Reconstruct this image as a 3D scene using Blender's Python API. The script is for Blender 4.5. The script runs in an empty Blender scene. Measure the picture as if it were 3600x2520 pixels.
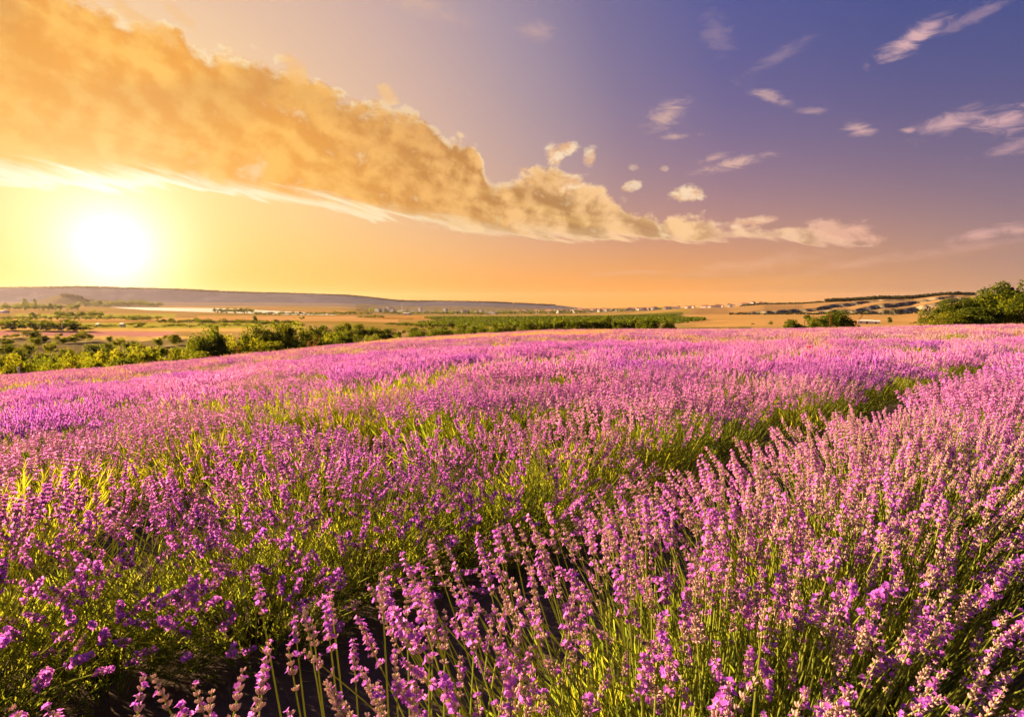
import bpy, math, random
import numpy as np
from mathutils import Matrix, Vector, Euler

R = math.radians
S = bpy.context.scene
COL = S.collection
rng = np.random.default_rng(11)
random.seed(7)

# ------------------------------------------------------------------ camera
EYE = 1.15
PITCH = 5.71
cam_d = bpy.data.cameras.new('camera')
cam_d.sensor_width = 36.0
cam_d.lens = 20.0
cam_d.clip_start = 0.02
cam_d.clip_end = 40000
cam = bpy.data.objects.new('camera', cam_d)
COL.objects.link(cam)
cam.location = (0, 0, EYE)
cam.rotation_euler = (R(90 - PITCH), 0, 0)
S.camera = cam

# ------------------------------------------------------------------ picture settings
S.view_settings.view_transform = 'Standard'
S.view_settings.look = 'None'
EXPO = 2.4
S.view_settings.exposure = EXPO
S.view_settings.gamma = 1.0
S.render.engine = 'CYCLES'
S.cycles.use_denoising = True
try:
    S.cycles.denoiser = 'OPENIMAGEDENOISE'
    S.cycles.denoising_prefilter = 'ACCURATE'
except Exception:
    pass
S.cycles.max_bounces = 4
S.cycles.diffuse_bounces = 2
S.cycles.use_adaptive_sampling = True
S.cycles.adaptive_threshold = 0.02
S.cycles.transmission_bounces = 4
S.cycles.volume_bounces = 0
S.cycles.transparent_max_bounces = 8
S.cycles.sample_clamp_indirect = 4.0

def pix(px, py):
    """azimuth and elevation in degrees of a spot in the 3600 x 2520 photograph"""
    a, b = (px - 1800) / 2000.0, (1260 - py) / 2000.0
    p = R(PITCH)
    y = math.cos(p) + b * math.sin(p)
    z = -math.sin(p) + b * math.cos(p)
    return math.degrees(math.atan2(a, y)), math.degrees(math.atan2(z, math.hypot(a, y)))

def lin(r, g, b):
    f = lambda c: (c / 255 / 12.92) if c / 255 <= 0.04045 else ((c / 255 + 0.055) / 1.055) ** 2.4
    return (f(r), f(g), f(b), 1.0)

SUN_AZ, SUN_EL = -60.0, 13.0
GLOW_AZ, GLOW_EL = pix(395, 872)
def dirv(az, el):
    return Vector((math.sin(R(az)) * math.cos(R(el)), math.cos(R(az)) * math.cos(R(el)), math.sin(R(el))))

# ------------------------------------------------------------------ node helper
class NT:
    def __init__(s, tree):
        s.t = tree
        s.n = tree.nodes
        s.l = tree.links
    def new(s, typ, **kw):
        n = s.n.new(typ)
        for k, v in kw.items():
            setattr(n, k, v)
        return n
    def put(s, sock, v):
        if isinstance(v, bpy.types.NodeSocket):
            s.l.new(v, sock)
        elif v is not None:
            sock.default_value = v
    def m(s, op, a, b=None, c=None, clamp=False):
        n = s.new('ShaderNodeMath', operation=op, use_clamp=clamp)
        s.put(n.inputs[0], a)
        if b is not None: s.put(n.inputs[1], b)
        if c is not None: s.put(n.inputs[2], c)
        return n.outputs[0]
    def v(s, op, a, b=None):
        n = s.new('ShaderNodeVectorMath', operation=op)
        s.put(n.inputs[0], a)
        if b is not None: s.put(n.inputs[1], b)
        return n.outputs['Value'] if op in ('DOT_PRODUCT', 'LENGTH', 'DISTANCE') else n.outputs['Vector']
    def xyz(s, x, y, z=0.0):
        n = s.new('ShaderNodeCombineXYZ')
        for i, q in enumerate((x, y, z)): s.put(n.inputs[i], q)
        return n.outputs[0]
    def sep(s, a):
        n = s.new('ShaderNodeSeparateXYZ'); s.put(n.inputs[0], a)
        return n.outputs
    def ss(s, x, a, b, lo=0.0, hi=1.0):
        n = s.new('ShaderNodeMapRange', interpolation_type='SMOOTHSTEP')
        s.put(n.inputs[0], x)
        for i, q in enumerate((a, b, lo, hi)): s.put(n.inputs[1 + i], q)
        return n.outputs[0]
    def mix(s, f, a, b, blend='MIX'):
        n = s.new('ShaderNodeMix', data_type='RGBA', blend_type=blend)
        n.clamp_factor = True
        s.put(n.inputs[0], f); s.put(n.inputs[6], a); s.put(n.inputs[7], b)
        return n.outputs[2]
    def ramp(s, x, stops):
        n = s.new('ShaderNodeValToRGB')
        e = n.color_ramp.elements
        while len(e) < len(stops): e.new(0.5)
        for k, (p, c) in enumerate(sorted(stops, key=lambda q: q[0])):
            e[k].position = p
            e[k].color = c if len(c) == 4 else (*c, 1)
        s.put(n.inputs[0], x)
        return n.outputs[0]
    def noise(s, vec, scale, detail=6, rough=0.55, dist=0.0, lac=2.0):
        n = s.new('ShaderNodeTexNoise', noise_dimensions='3D')
        if vec is not None: s.put(n.inputs['Vector'], vec)
        n.inputs['Scale'].default_value = scale
        n.inputs['Detail'].default_value = detail
        n.inputs['Roughness'].default_value = rough
        n.inputs['Lacunarity'].default_value = lac
        n.inputs['Distortion'].default_value = dist
        return n.outputs['Fac']
    def fcurve(s, x, pts, x0, x1, y1):
        """float curve through pts (x, y), x in x0..x1, y in 0..y1"""
        n = s.new('ShaderNodeFloatCurve')
        cu = n.mapping.curves[0]
        pts = sorted(pts)
        P = [((a - x0) / (x1 - x0), b / y1) for a, b in pts]
        while len(cu.points) < len(P): cu.points.new(0.5, 0.5)
        for k, q in enumerate(P):
            cu.points[k].location = q
            cu.points[k].handle_type = 'AUTO_CLAMPED'
        n.mapping.update()
        u = s.m('DIVIDE', s.m('SUBTRACT', x, x0), x1 - x0, clamp=True)
        s.put(n.inputs['Value'], u)
        return s.m('MULTIPLY', n.outputs[0], y1)

# ------------------------------------------------------------------ sky
world = bpy.data.worlds.new('World')
S.world = world
world.use_nodes = True
W = NT(world.node_tree)
W.n.clear()
out = W.new('ShaderNodeOutputWorld')
bg = W.new('ShaderNodeBackground')
W.l.new(bg.outputs[0], out.inputs['Surface'])
tc = W.new('ShaderNodeTexCoord')
D3 = W.v('NORMALIZE', tc.outputs['Generated'])
dx, dy, dz = W.sep(D3)[0:3]
AZ = W.m('MULTIPLY', W.m('ARCTAN2', dx, dy), 180 / math.pi)
EL = W.m('MULTIPLY', W.m('ARCSINE', dz), 180 / math.pi)
TH = W.m('MULTIPLY', W.m('ARCCOSINE', W.v('DOT_PRODUCT', D3, tuple(dirv(GLOW_AZ, GLOW_EL)))), 180 / math.pi)
ELP = W.m('MAXIMUM', EL, 0.0)

# clear air: warm round the sun, violet blue away from it
clear = W.ramp(W.m('DIVIDE', TH, 110.0, clamp=True), [
    (0.00, lin(255, 236, 180)), (0.07, lin(255, 228, 160)), (0.135, lin(248, 210, 160)), (0.20, lin(226, 188, 162)),
    (0.27, lin(200, 169, 164)), (0.345, lin(160, 143, 162)), (0.42, lin(112, 107, 152)),
    (0.50, lin(72, 84, 149)), (0.62, lin(50, 73, 139)), (0.85, lin(42, 68, 130)), (1.0, lin(56, 72, 124))])
daz = W.m('ABSOLUTE', W.m('SUBTRACT', AZ, GLOW_AZ))
hor = W.ramp(W.m('DIVIDE', daz, 180.0, clamp=True), [
    (0.0, lin(255, 184, 10)), (0.10, lin(255, 174, 18)), (0.19, lin(255, 156, 22)), (0.27, lin(255, 160, 38)), (0.34, lin(242, 164, 80)),
    (0.43, lin(202, 150, 114)), (0.6, lin(140, 116, 130)), (1.0, lin(110, 100, 130))])
hf = W.m('POWER', 2.718, W.m('DIVIDE', ELP, -5.4))
hf2 = W.m('MULTIPLY', W.m('POWER', 2.718, W.m('DIVIDE', ELP, -8.0)), 0.8)
midc = W.ramp(W.m('DIVIDE', daz, 180.0, clamp=True), [
    (0.0, lin(255, 222, 124)), (0.19, lin(255, 206, 116)), (0.30, lin(238, 182, 122)), (0.42, lin(180, 146, 134)), (1.0, lin(110, 104, 140))])
sky = W.mix(hf2, clear, midc)
sky = W.mix(hf, sky, hor)

# sky texture: the physical part of the daylight
nish = W.new('ShaderNodeTexSky', sky_type='NISHITA')
nish.sun_disc = False
nish.sun_elevation = R(SUN_EL)
nish.sun_rotation = R(SUN_AZ)
nish.air_density = 1.2
nish.dust_density = 2.0
nishc = W.mix(1.0, nish.outputs[0], (0.004, 0.004, 0.005, 1), 'MULTIPLY')
sky = W.mix(1.0, sky, nishc, 'ADD')

# --- clouds. coordinates in degrees on the sky, sheared along the drift of the bank
P2 = W.xyz(AZ, EL, 0.0)
tilt = 14.0
ca, sa = math.cos(R(tilt)), math.sin(R(tilt))
along = W.m('SUBTRACT', W.m('MULTIPLY', AZ, ca), W.m('MULTIPLY', EL, sa))
acrs = W.m('ADD', W.m('MULTIPLY', AZ, sa), W.m('MULTIPLY', EL, ca))
Pb = W.xyz(along, W.m('MULTIPLY', acrs, 1.35), 3.7)
n_big = W.noise(Pb, 0.085, 7, 0.52, 0.1)
n_mid = W.noise(W.xyz(along, W.m('MULTIPLY', acrs, 1.15), 9.1), 0.22, 7, 0.56, 0.12)
n_str = W.noise(W.xyz(W.m('MULTIPLY', along, 0.3), W.m('MULTIPLY', acrs, 1.9), 17.0), 0.36, 6, 0.6, 0.6)
n_fine = W.noise(W.xyz(AZ, W.m('MULTIPLY', EL, 1.5), 31.0), 0.62, 7, 0.6, 0.1)
upper = [pix(*q) for q in [(-500, -360), (60, -90), (200, -20), (330, 50), (480, 110), (600, 130), (700, 195), (860, 220), (1000, 262), (1130, 335), (1330, 395), (1480, 435), (1600, 462), (1660, 510), (1690, 590), (1705, 655),
                           (1740, 676), (1820, 640), (1910, 625), (2000, 640), (2080, 680), (2170, 748), (2300, 752), (2500, 782), (2750, 815), (2950, 842), (3050, 865)]]
lower = [pix(*q) for q in [(-500, 640), (0, 655), (400, 668), (800, 690), (1000, 722), (1300, 768), (1500, 800), (1700, 826), (2000, 858), (2300, 856), (2600, 856), (2900, 872), (3050, 872)]]
UP = W.fcurve(AZ, [(-64, 46)] + upper + [(34, upper[-1][1] - 1.5), (60, 0.5)], -64, 60, 60)
LO = W.fcurve(AZ, [(-64, 13)] + lower + [(34, lower[-1][1] + 1.0), (60, 3.0)], -64, 60, 60)
eu = W.m('ADD', W.m('SUBTRACT', W.m('ADD', UP, 0.6), EL), W.m('MULTIPLY', W.m('SUBTRACT', n_big, 0.5), 5.0))
eu = W.m('ADD', eu, W.m('MULTIPLY', W.m('SUBTRACT', n_mid, 0.5), 6.0))
eu = W.m('ADD', eu, W.m('MULTIPLY', W.m('SUBTRACT', n_fine, 0.5), 2.6))
el_ = W.m('ADD', W.m('SUBTRACT', EL, LO), W.m('MULTIPLY', W.m('SUBTRACT', n_str, 0.5), 4.6))
bd = W.m('MINIMUM', W.m('DIVIDE', eu, 2.0), W.m('DIVIDE', el_, 1.2))
front = W.ss(W.m('ABSOLUTE', AZ), 75.0, 60.0)
lit_patches = W.m('MULTIPLY', W.ss(W.m('ADD', W.m('MULTIPLY', n_mid, 0.82), W.m('MULTIPLY', n_fine, 0.18)), 0.43, 0.33), W.ss(AZ, -38.0, -18.0))  # sunlit patches coloured into the bank; its cover stays whole
bank = W.m('MULTIPLY', W.ss(bd, 0.0, 0.45), front)
thick = W.ss(bd, 0.05, 0.75)
lowm = W.ss(el_, 3.2, 0.2)
rimw = W.m('MAXIMUM', W.m('MULTIPLY', W.ss(n_fine, 0.42, 0.56), 0.95), lowm)
n_mid2 = W.noise(W.xyz(W.m('SUBTRACT', along, 1.0), W.m('SUBTRACT', W.m('MULTIPLY', acrs, 1.15), 0.75), 9.1), 0.22, 6, 0.54, 0.12)
lit = W.ss(W.m('ADD', W.m('SUBTRACT', n_mid, n_mid2), W.m('MULTIPLY', W.m('SUBTRACT', n_fine, 0.5), 0.25)), -0.11, 0.13)
th9 = W.m('DIVIDE', TH, 90.0, clamp=True)
darkc = W.ramp(th9, [(0.0, lin(252, 184, 84)), (0.17, lin(240, 166, 74)), (0.30, lin(202, 140, 72)), (0.45, lin(182, 134, 84)), (0.6, lin(190, 144, 108)), (1.0, lin(160, 130, 130))])
lightc = W.ramp(th9, [(0.0, lin(255, 214, 128)), (0.17, lin(255, 194, 98)), (0.30, lin(244, 184, 106)), (0.45, lin(246, 196, 138)), (0.6, lin(250, 204, 158)), (1.0, lin(200, 160, 160))])
con = W.ss(W.m('SUBTRACT', UP, EL), 15.0, 2.5, 0.4, 1.0)
lit = W.m('MULTIPLY_ADD', W.m('SUBTRACT', lit, 0.6), con, 0.6)
bankc = W.mix(lit, darkc, lightc)
deep = W.m('MULTIPLY', W.ss(W.m('SUBTRACT', EL, LO), 2.0, 12.0), W.ss(n_big, 0.60, 0.38))
bankc = W.mix(W.m('MULTIPLY', deep, 0.6), bankc, lin(200, 146, 88))
bankc = W.mix(W.m('MULTIPLY', W.ss(n_str, 0.45, 0.75), W.ss(W.m('SUBTRACT', EL, LO), 9.0, 2.0, 0.0, 0.4)), bankc, lin(255, 205, 120))
bankc = W.mix(W.m('MULTIPLY', lit_patches, 0.7), bankc, lin(255, 224, 178))
rimc = W.ramp(W.m('DIVIDE', TH, 90.0, clamp=True), [
    (0.0, lin(255, 255, 235)), (0.15, lin(255, 246, 205)), (0.3, lin(255, 232, 190)), (0.5, lin(255, 212, 165)), (0.7, lin(240, 190, 160)), (1.0, lin(200, 160, 160))])
under = W.m('MULTIPLY', W.ss(el_, 1.9, 0.1), W.ss(TH, 52.0, 18.0, 0.1, 0.95))
bankc = W.mix(W.m('MAXIMUM', W.m('MULTIPLY', W.m('SUBTRACT', 1.0, thick), rimw), under), bankc, rimc)
sky = W.mix(bank, sky, bankc)

def blobs(items, noise_v, amp, lo, hi):
    """items: (px, py, half width px, half height px, turn deg, strength); those of like strength share one threshold"""
    sets = {}
    for px, py, w, h, turn, st in items:
        a, e = pix(px, py)
        k = math.degrees(1 / 2000.0) / (1 + ((px - 1800) / 2000) ** 2) ** 0.5
        mp = W.new('ShaderNodeMapping', vector_type='TEXTURE')
        W.put(mp.inputs['Vector'], P2)
        mp.inputs['Location'].default_value = (a, e, 0)
        mp.inputs['Rotation'].default_value = (0, 0, R(turn))
        mp.inputs['Scale'].default_value = (w * k * 0.80, h * k * 0.78, 1)
        ln = W.v('LENGTH', mp.outputs[0])
        g_ = round(st * 5) / 5
        sets[g_] = ln if g_ not in sets else W.m('MINIMUM', sets[g_], ln)
    tot = None
    nz = W.m('MULTIPLY_ADD', noise_v, amp, 1.0 - 0.5 * amp)
    for st, ln in sets.items():
        r = W.ss(W.m('SUBTRACT', nz, ln), lo, hi, 0.0, st)
        tot = r if tot is None else W.m('MAXIMUM', tot, r)
    return tot

wn = W.noise(W.xyz(W.m('ADD', W.m('MULTIPLY', AZ, 0.40), W.m('MULTIPLY', EL, -0.12)), W.m('ADD', W.m('MULTIPLY', EL, 1.15), W.m('MULTIPLY', AZ, 0.1)), 4.0), 0.95, 8, 0.66, 0.9)
wisps = blobs([(3210, 135, 190, 62, 24, .95), (3420, 60, 190, 40, 16, .45), (2345, 405, 120, 60, 22, .85), (2380, 480, 120, 18, 0, .6), (2575, 575, 200, 42, 6, .9), (2500, 560, 120, 24, 12, .6),
               (2520, 110, 150, 80, -60, .2), (2740, 200, 200, 40, 22, .16), (2700, 340, 150, 34, -24, .55), (2850, 392, 80, 22, -10, .45), (3020, 455, 100, 40, -22, .85), (3190, 462, 45, 20, 0, .7),
               (3340, 430, 170, 66, 14, .8), (3530, 425, 170, 75, 8, .95), (3560, 520, 200, 50, 8, .65), (1500, 30, 260, 70, -14, .5), (1880, 110, 120, 50, -12, .5), (3480, 815, 200, 40, 10, .75), (3590, 810, 90, 30, 0, .7),
               (3040, 800, 80, 20, 0, .4), (2680, 930, 420, 60, 6, .45), (3000, 930, 420, 40, 10, .35), (2200, 960, 300, 22, 2, .35), (2500, 965, 420, 20, 0, .3), (3300, 890, 380, 46, 8, .35)], wn, 2.3, 0.12, 1.15)
wc = W.ramp(W.m('DIVIDE', TH, 90.0, clamp=True), [(0.2, lin(255, 215, 140)), (0.42, lin(222, 180, 160)), (0.6, lin(244, 200, 178)), (0.8, lin(228, 182, 186)), (1.0, lin(222, 178, 190))])
wc = W.mix(W.m('MULTIPLY', W.m('POWER', 2.718, W.m('DIVIDE', ELP, -7.0)), 0.7), wc, lin(242, 176, 112))
sky = W.mix(W.m('MULTIPLY', wisps, 0.85), sky, wc)
cum = blobs([(1950, 548, 48, 58, 0, 1), (1990, 520, 60, 36, 0, .95), (2075, 555, 40, 50, -30, .8), (2215, 655, 62, 30, 16, .9), (2415, 685, 92, 42, 0, 1), (2010, 640, 70, 44, 10, .9), (1040, 250, 80, 55, -45, .75),
             (2950, 815, 170, 60, -12, .85), (2640, 780, 150, 30, 4, .85), (2230, 590, 30, 18, 0, .5), (2335, 595, 26, 16, 0, .5), (1360, 330, 60, 40, -40, .7), (480, 60, 170, 45, -24, .55), (640, 60, 110, 30, -30, .5)], n_fine, 2.0, 0.05, 0.6)
shade = W.ss(n_fine, 0.40, 0.62)
cc = W.mix(shade, lin(232, 180, 132), lin(255, 226, 188))
cc = W.mix(W.ss(TH, 40.0, 20.0), cc, lin(244, 190, 120))
cc = W.mix(W.ss(AZ, 14.0, 32.0), cc, lin(244, 188, 160))
sky = W.mix(W.m('MULTIPLY', cum, 0.9), sky, cc)

# long soft veil low on the right
veil = blobs([(2550, 965, 900, 30, 1, .6), (3350, 900, 700, 46, 7, .6), (2950, 1010, 900, 22, 0, .4)], n_str, 1.6, 0.0, 1.1)
sky = W.mix(W.m('MULTIPLY', veil, 0.75), sky, W.ramp(W.m('DIVIDE', TH, 90.0, clamp=True), [(0.3, lin(244, 168, 78)), (0.6, lin(216, 154, 104)), (0.9, lin(178, 138, 122))]))

# the sun behind thin air: burnt-out glow
g1 = W.m('MULTIPLY', W.m('POWER', 2.718, W.m('MULTIPLY', W.m('POWER', W.m('DIVIDE', TH, 2.9), 1.2), -1.0)), 1.6)
g2 = W.m('MULTIPLY', W.m('POWER', 2.718, W.m('DIVIDE', TH, -4.5)), 0.30)
glow = W.mix(1.0, W.mix(1.0, (1.0, 0.95, 0.93, 1), W.xyz(g1, g1, g1), 'MULTIPLY'), W.mix(1.0, (1.0, 0.70, 0.30, 1), W.xyz(g2, g2, g2), 'MULTIPLY'), 'ADD')
sky = W.mix(1.0, sky, glow, 'ADD')
W.put(bg.inputs['Color'], sky)
bg.inputs['Strength'].default_value = 2.0 ** -EXPO
world.cycles.sampling_method = 'MANUAL'
world.cycles.sample_map_resolution = 1024

# ------------------------------------------------------------------ sun
sun_d = bpy.data.lights.new('sun', 'SUN')
sun_d.energy = 5.0
sun_d.angle = R(0.6)
sun_d.color = (1.0, 0.67, 0.36)
sun = bpy.data.objects.new('sun', sun_d)
COL.objects.link(sun)
sun.location = dirv(SUN_AZ, SUN_EL) * 50
sun.rotation_euler = dirv(SUN_AZ, SUN_EL).to_track_quat('Z', 'Y').to_euler()

# ------------------------------------------------------------------ mesh helpers
def mesh_from(name, V, F, mats, mi=None, smooth=False):
    V = np.asarray(V, np.float32); F = np.asarray(F, np.int32)
    k = F.shape[1]
    me = bpy.data.meshes.new(name)
    me.vertices.add(len(V)); me.vertices.foreach_set('co', V.ravel())
    me.loops.add(F.size); me.loops.foreach_set('vertex_index', F.ravel())
    me.polygons.add(len(F))
    me.polygons.foreach_set('loop_start', np.arange(len(F), dtype=np.int32) * k)
    for m_ in mats: me.materials.append(m_)
    if mi is not None: me.polygons.foreach_set('material_index', np.asarray(mi, np.int32))
    me.polygons.foreach_set('use_smooth', np.full(len(F), smooth))
    me.update(calc_edges=True)
    return me

def scatter(T, mats3, pos):
    """copies of template T = (V, F, mi) with matrices mats3 (n,3,3) at pos (n,3)"""
    V, F, mi = T
    n = len(pos)
    VV = np.einsum('nij,kj->nki', mats3, V) + pos[:, None, :]
    FF = F[None] + (np.arange(n) * len(V))[:, None, None]
    return VV.reshape(-1, 3), FF.reshape(-1, 3), np.tile(mi, n)

def join(parts):
    Vs, Fs, Ms, o = [], [], [], 0
    for V, F, m_ in parts:
        V = np.asarray(V, float).reshape(-1, 3); F = np.asarray(F, int).reshape(-1, 3)
        Vs.append(V); Fs.append(F + o); Ms.append(np.asarray(m_, int)); o += len(V)
    return np.concatenate(Vs), np.concatenate(Fs), np.concatenate(Ms)

def frames(dirs, twist=None, xhint=None):
    """rotation matrices whose z axis is dirs"""
    d = dirs / np.linalg.norm(dirs, axis=1, keepdims=True)
    if xhint is None:
        h = np.tile([[0.31, 0.95, 0.07]], (len(d), 1))
    else:
        h = xhint
    x = h - (h * d).sum(1, keepdims=True) * d
    ln = np.linalg.norm(x, axis=1, keepdims=True)
    x = np.where(ln < 1e-4, np.array([[1.0, 0, 0]]), x / np.maximum(ln, 1e-4))
    y = np.cross(d, x)
    if twist is not None:
        c, s = np.cos(twist)[:, None], np.sin(twist)[:, None]
        x, y = c * x + s * y, c * y - s * x
    return np.stack([x, y, d], axis=2)

def quad(pts):
    return np.array(pts, float), np.array([[0, 1, 2], [0, 2, 3]])

def tube(path, rad, sides=5, cap=True, mat=0):
    path = np.asarray(path, float); n = len(path)
    rad = np.full(n, rad) if np.isscalar(rad) else np.asarray(rad, float)
    tg = np.gradient(path, axis=0)
    Fm = frames(tg, xhint=np.tile([[1.0, 0.02, 0.013]], (n, 1)))
    a = np.arange(sides) * 2 * math.pi / sides
    ring = np.stack([np.cos(a), np.sin(a), np.zeros(sides)], 1)
    V = (path[:, None, :] + np.einsum('nij,kj->nki', Fm, ring) * rad[:, None, None]).reshape(-1, 3)
    F = []
    for i in range(n - 1):
        for j in range(sides):
            p, q = i * sides + j, i * sides + (j + 1) % sides
            F += [[p, q, q + sides], [p, q + sides, p + sides]]
    if cap:
        V = np.vstack([V, path[-1:] + tg[-1:] * 0.02, path[:1]])
        e = len(V) - 2
        for j in range(sides):
            F.append([(n - 1) * sides + j, (n - 1) * sides + (j + 1) % sides, e])
            F.append([(j + 1) % sides, j, e + 1])
    return V, np.array(F), np.full(len(F), mat)

def box(x0, x1, y0, y1, z0, z1, mat=0):
    V = np.array([[x, y, z] for z in (z0, z1) for y in (y0, y1) for x in (x0, x1)], float)
    F = np.array([[0, 2, 3], [0, 3, 1], [4, 5, 7], [4, 7, 6], [0, 1, 5], [0, 5, 4], [2, 6, 7], [2, 7, 3], [0, 4, 6], [0, 6, 2], [1, 3, 7], [1, 7, 5]])
    return V, F, np.full(12, mat)

def obj(name, me, parent=None, mat=None):
    o = bpy.data.objects.new(name, me)
    COL.objects.link(o)
    if parent is not None: o.parent = parent
    if mat is not None: o.matrix_basis = mat
    return o

def empty(name, loc, rz=0, sc=(1, 1, 1)):
    o = bpy.data.objects.new(name, None)
    o.empty_display_size = 0.2
    COL.objects.link(o)
    o.location = loc; o.rotation_euler = (0, 0, rz); o.scale = sc
    return o

def tag(o, label=None, cat=None, group=None, kind=None):
    if label: o['label'] = label
    if cat: o['category'] = cat
    if group: o['group'] = group
    if kind: o['kind'] = kind
    return o

# ------------------------------------------------------------------ materials
def new_mat(name):
    m_ = bpy.data.materials.new(name)
    m_.use_nodes = True
    t = NT(m_.node_tree); t.n.clear()
    o = t.new('ShaderNodeOutputMaterial')
    return m_, t, o

def leafy(name, cols, tcols, trans=0.45, island=True, objvar=0.35, gloss=0.0, patch=None):
    """thin plant matter: diffuse and translucent, colour varied from piece to piece and plant to plant"""
    m_, t, o = new_mat(name)
    g = t.new('ShaderNodeNewGeometry')
    oi = t.new('ShaderNodeObjectInfo')
    r1 = g.outputs['Random Per Island']
    f = t.m('ADD', t.m('MULTIPLY', r1, 1 - objvar), t.m('MULTIPLY', oi.outputs['Random'], objvar)) if island else oi.outputs['Random']
    if patch:
        pn = t.noise(g.outputs['Position'], patch, 3, 0.5)
        f = t.m('ADD', t.m('MULTIPLY', f, 0.62), t.m('MULTIPLY', t.ss(pn, 0.36, 0.64), 0.38))
    st = lambda cs: [(i / max(1, len(cs) - 1), c) for i, c in enumerate(cs)]
    c1 = t.ramp(f, st(cols)); c2 = t.ramp(f, st(tcols))
    d = t.new('ShaderNodeBsdfDiffuse'); t.put(d.inputs[0], c1)
    tr = t.new('ShaderNodeBsdfTranslucent'); t.put(tr.inputs[0], c2)
    mx = t.new('ShaderNodeMixShader'); mx.inputs[0].default_value = trans
    t.l.new(d.outputs[0], mx.inputs[1]); t.l.new(tr.outputs[0], mx.inputs[2])
    last = mx.outputs[0]
    if gloss:
        gl = t.new('ShaderNodeBsdfGlossy'); gl.inputs['Roughness'].default_value = 0.45
        m2 = t.new('ShaderNodeMixShader'); m2.inputs[0].default_value = gloss
        t.l.new(last, m2.inputs[1]); t.l.new(gl.outputs[0], m2.inputs[2]); last = m2.outputs[0]
    t.l.new(last, o.inputs['Surface'])
    return m_

def plain(name, col, rough=0.8, var=0.15, scale=3.0, spec=0.3):
    m_, t, o = new_mat(name)
    p = t.new('ShaderNodeBsdfPrincipled')
    oi = t.new('ShaderNodeObjectInfo')
    g = t.new('ShaderNodeTexCoord')
    n = t.noise(g.outputs['Object'], scale, 5, 0.6)
    f = t.m('ADD', t.m('MULTIPLY', t.m('SUBTRACT', n, 0.5), var * 2), t.m('MULTIPLY', t.m('SUBTRACT', oi.outputs['Random'], 0.5), var))
    f = t.m('ADD', f, 1.0)
    t.put(p.inputs['Base Color'], t.mix(1.0, (*col, 1), t.xyz(f, f, f), 'MULTIPLY'))
    p.inputs['Roughness'].default_value = rough
    p.inputs['Specular IOR Level'].default_value = spec
    t.l.new(p.outputs[0], o.inputs['Surface'])
    return m_

M_PETAL = leafy('petal', [(0.26, 0.08, 0.66), (0.50, 0.14, 0.72), (0.76, 0.25, 0.74), (0.86, 0.48, 0.74)],
                [(0.44, 0.12, 0.80), (0.70, 0.19, 0.82), (0.90, 0.32, 0.80), (0.96, 0.56, 0.80)], 0.45, objvar=0.25, patch=0.22)
M_CALYX = leafy('calyx', [(0.42, 0.31, 0.35), (0.55, 0.42, 0.39), (0.62, 0.50, 0.42)], [(0.6, 0.4, 0.46), (0.72, 0.5, 0.46), (0.76, 0.56, 0.46)], 0.38, objvar=0.3)
M_CALYX_V = leafy('calyx_violet', [(0.24, 0.12, 0.29), (0.36, 0.19, 0.33), (0.50, 0.32, 0.36)], [(0.42, 0.18, 0.44), (0.56, 0.28, 0.46), (0.72, 0.42, 0.48)], 0.38, objvar=0.3, patch=0.25)
M_STEM = leafy('stem', [(0.16, 0.22, 0.04), (0.26, 0.29, 0.055)], [(0.44, 0.50, 0.05), (0.56, 0.55, 0.06)], 0.35, objvar=0.3)
M_LEAF = leafy('lavender_leaf', [(0.045, 0.075, 0.024), (0.075, 0.105, 0.028), (0.12, 0.14, 0.03)], [(0.22, 0.34, 0.02), (0.34, 0.42, 0.03), (0.5, 0.48, 0.04)], 0.5, objvar=0.3)
M_LEAFG = leafy('young_leaf', [(0.07, 0.11, 0.025), (0.12, 0.15, 0.03), (0.18, 0.18, 0.045)], [(0.36, 0.42, 0.02), (0.48, 0.48, 0.03), (0.58, 0.5, 0.06)], 0.5, objvar=0.3)
M_WOODY = plain('woody_stem', (0.11, 0.07, 0.045))
M_TREE = leafy('tree_leaf', [(0.025, 0.042, 0.009), (0.045, 0.064, 0.012), (0.075, 0.09, 0.015)], [(0.13, 0.18, 0.009), (0.21, 0.25, 0.014), (0.33, 0.32, 0.02)], 0.40, objvar=0.45)
M_TREEY = leafy('yellow_leaf', [(0.03, 0.05, 0.008), (0.055, 0.075, 0.01), (0.09, 0.10, 0.012)], [(0.19, 0.23, 0.008), (0.29, 0.30, 0.012), (0.38, 0.36, 0.02)], 0.48, objvar=0.45)
M_ORCH = leafy('orchard_leaf', [(0.025, 0.042, 0.008), (0.05, 0.065, 0.012)], [(0.12, 0.17, 0.01), (0.2, 0.22, 0.015)], 0.35)
M_WOOD = leafy('wood_leaf', [(0.03, 0.032, 0.014), (0.05, 0.05, 0.02)], [(0.07, 0.07, 0.012), (0.1, 0.09, 0.02)], 0.25)
M_BARK = plain('bark', (0.10, 0.075, 0.05), 0.95, 0.3, 8)
M_DRY = leafy('dry_grass', [(0.34, 0.21, 0.07), (0.46, 0.30, 0.10)], [(0.6, 0.36, 0.10), (0.7, 0.44, 0.14)], 0.4)
M_LITTER = leafy('litter', [(0.09, 0.06, 0.04), (0.2, 0.15, 0.10), (0.28, 0.21, 0.14)], [(0.2, 0.14, 0.08), (0.25, 0.18, 0.1)], 0.15, objvar=0)
M_POPPY = leafy('poppy', [(0.62, 0.02, 0.01), (0.7, 0.04, 0.02)], [(0.9, 0.04, 0.02), (0.9, 0.06, 0.03)], 0.45)
M_WHITE = plain('white_render', (0.78, 0.74, 0.70), 0.8, 0.08)
M_GREYW = plain('grey_concrete', (0.42, 0.40, 0.38), 0.85, 0.12)
M_ROOF = plain('roof', (0.34, 0.17, 0.11), 0.85, 0.25)
M_ROOFG = plain('grey_roof', (0.24, 0.22, 0.21), 0.85, 0.2)
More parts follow.
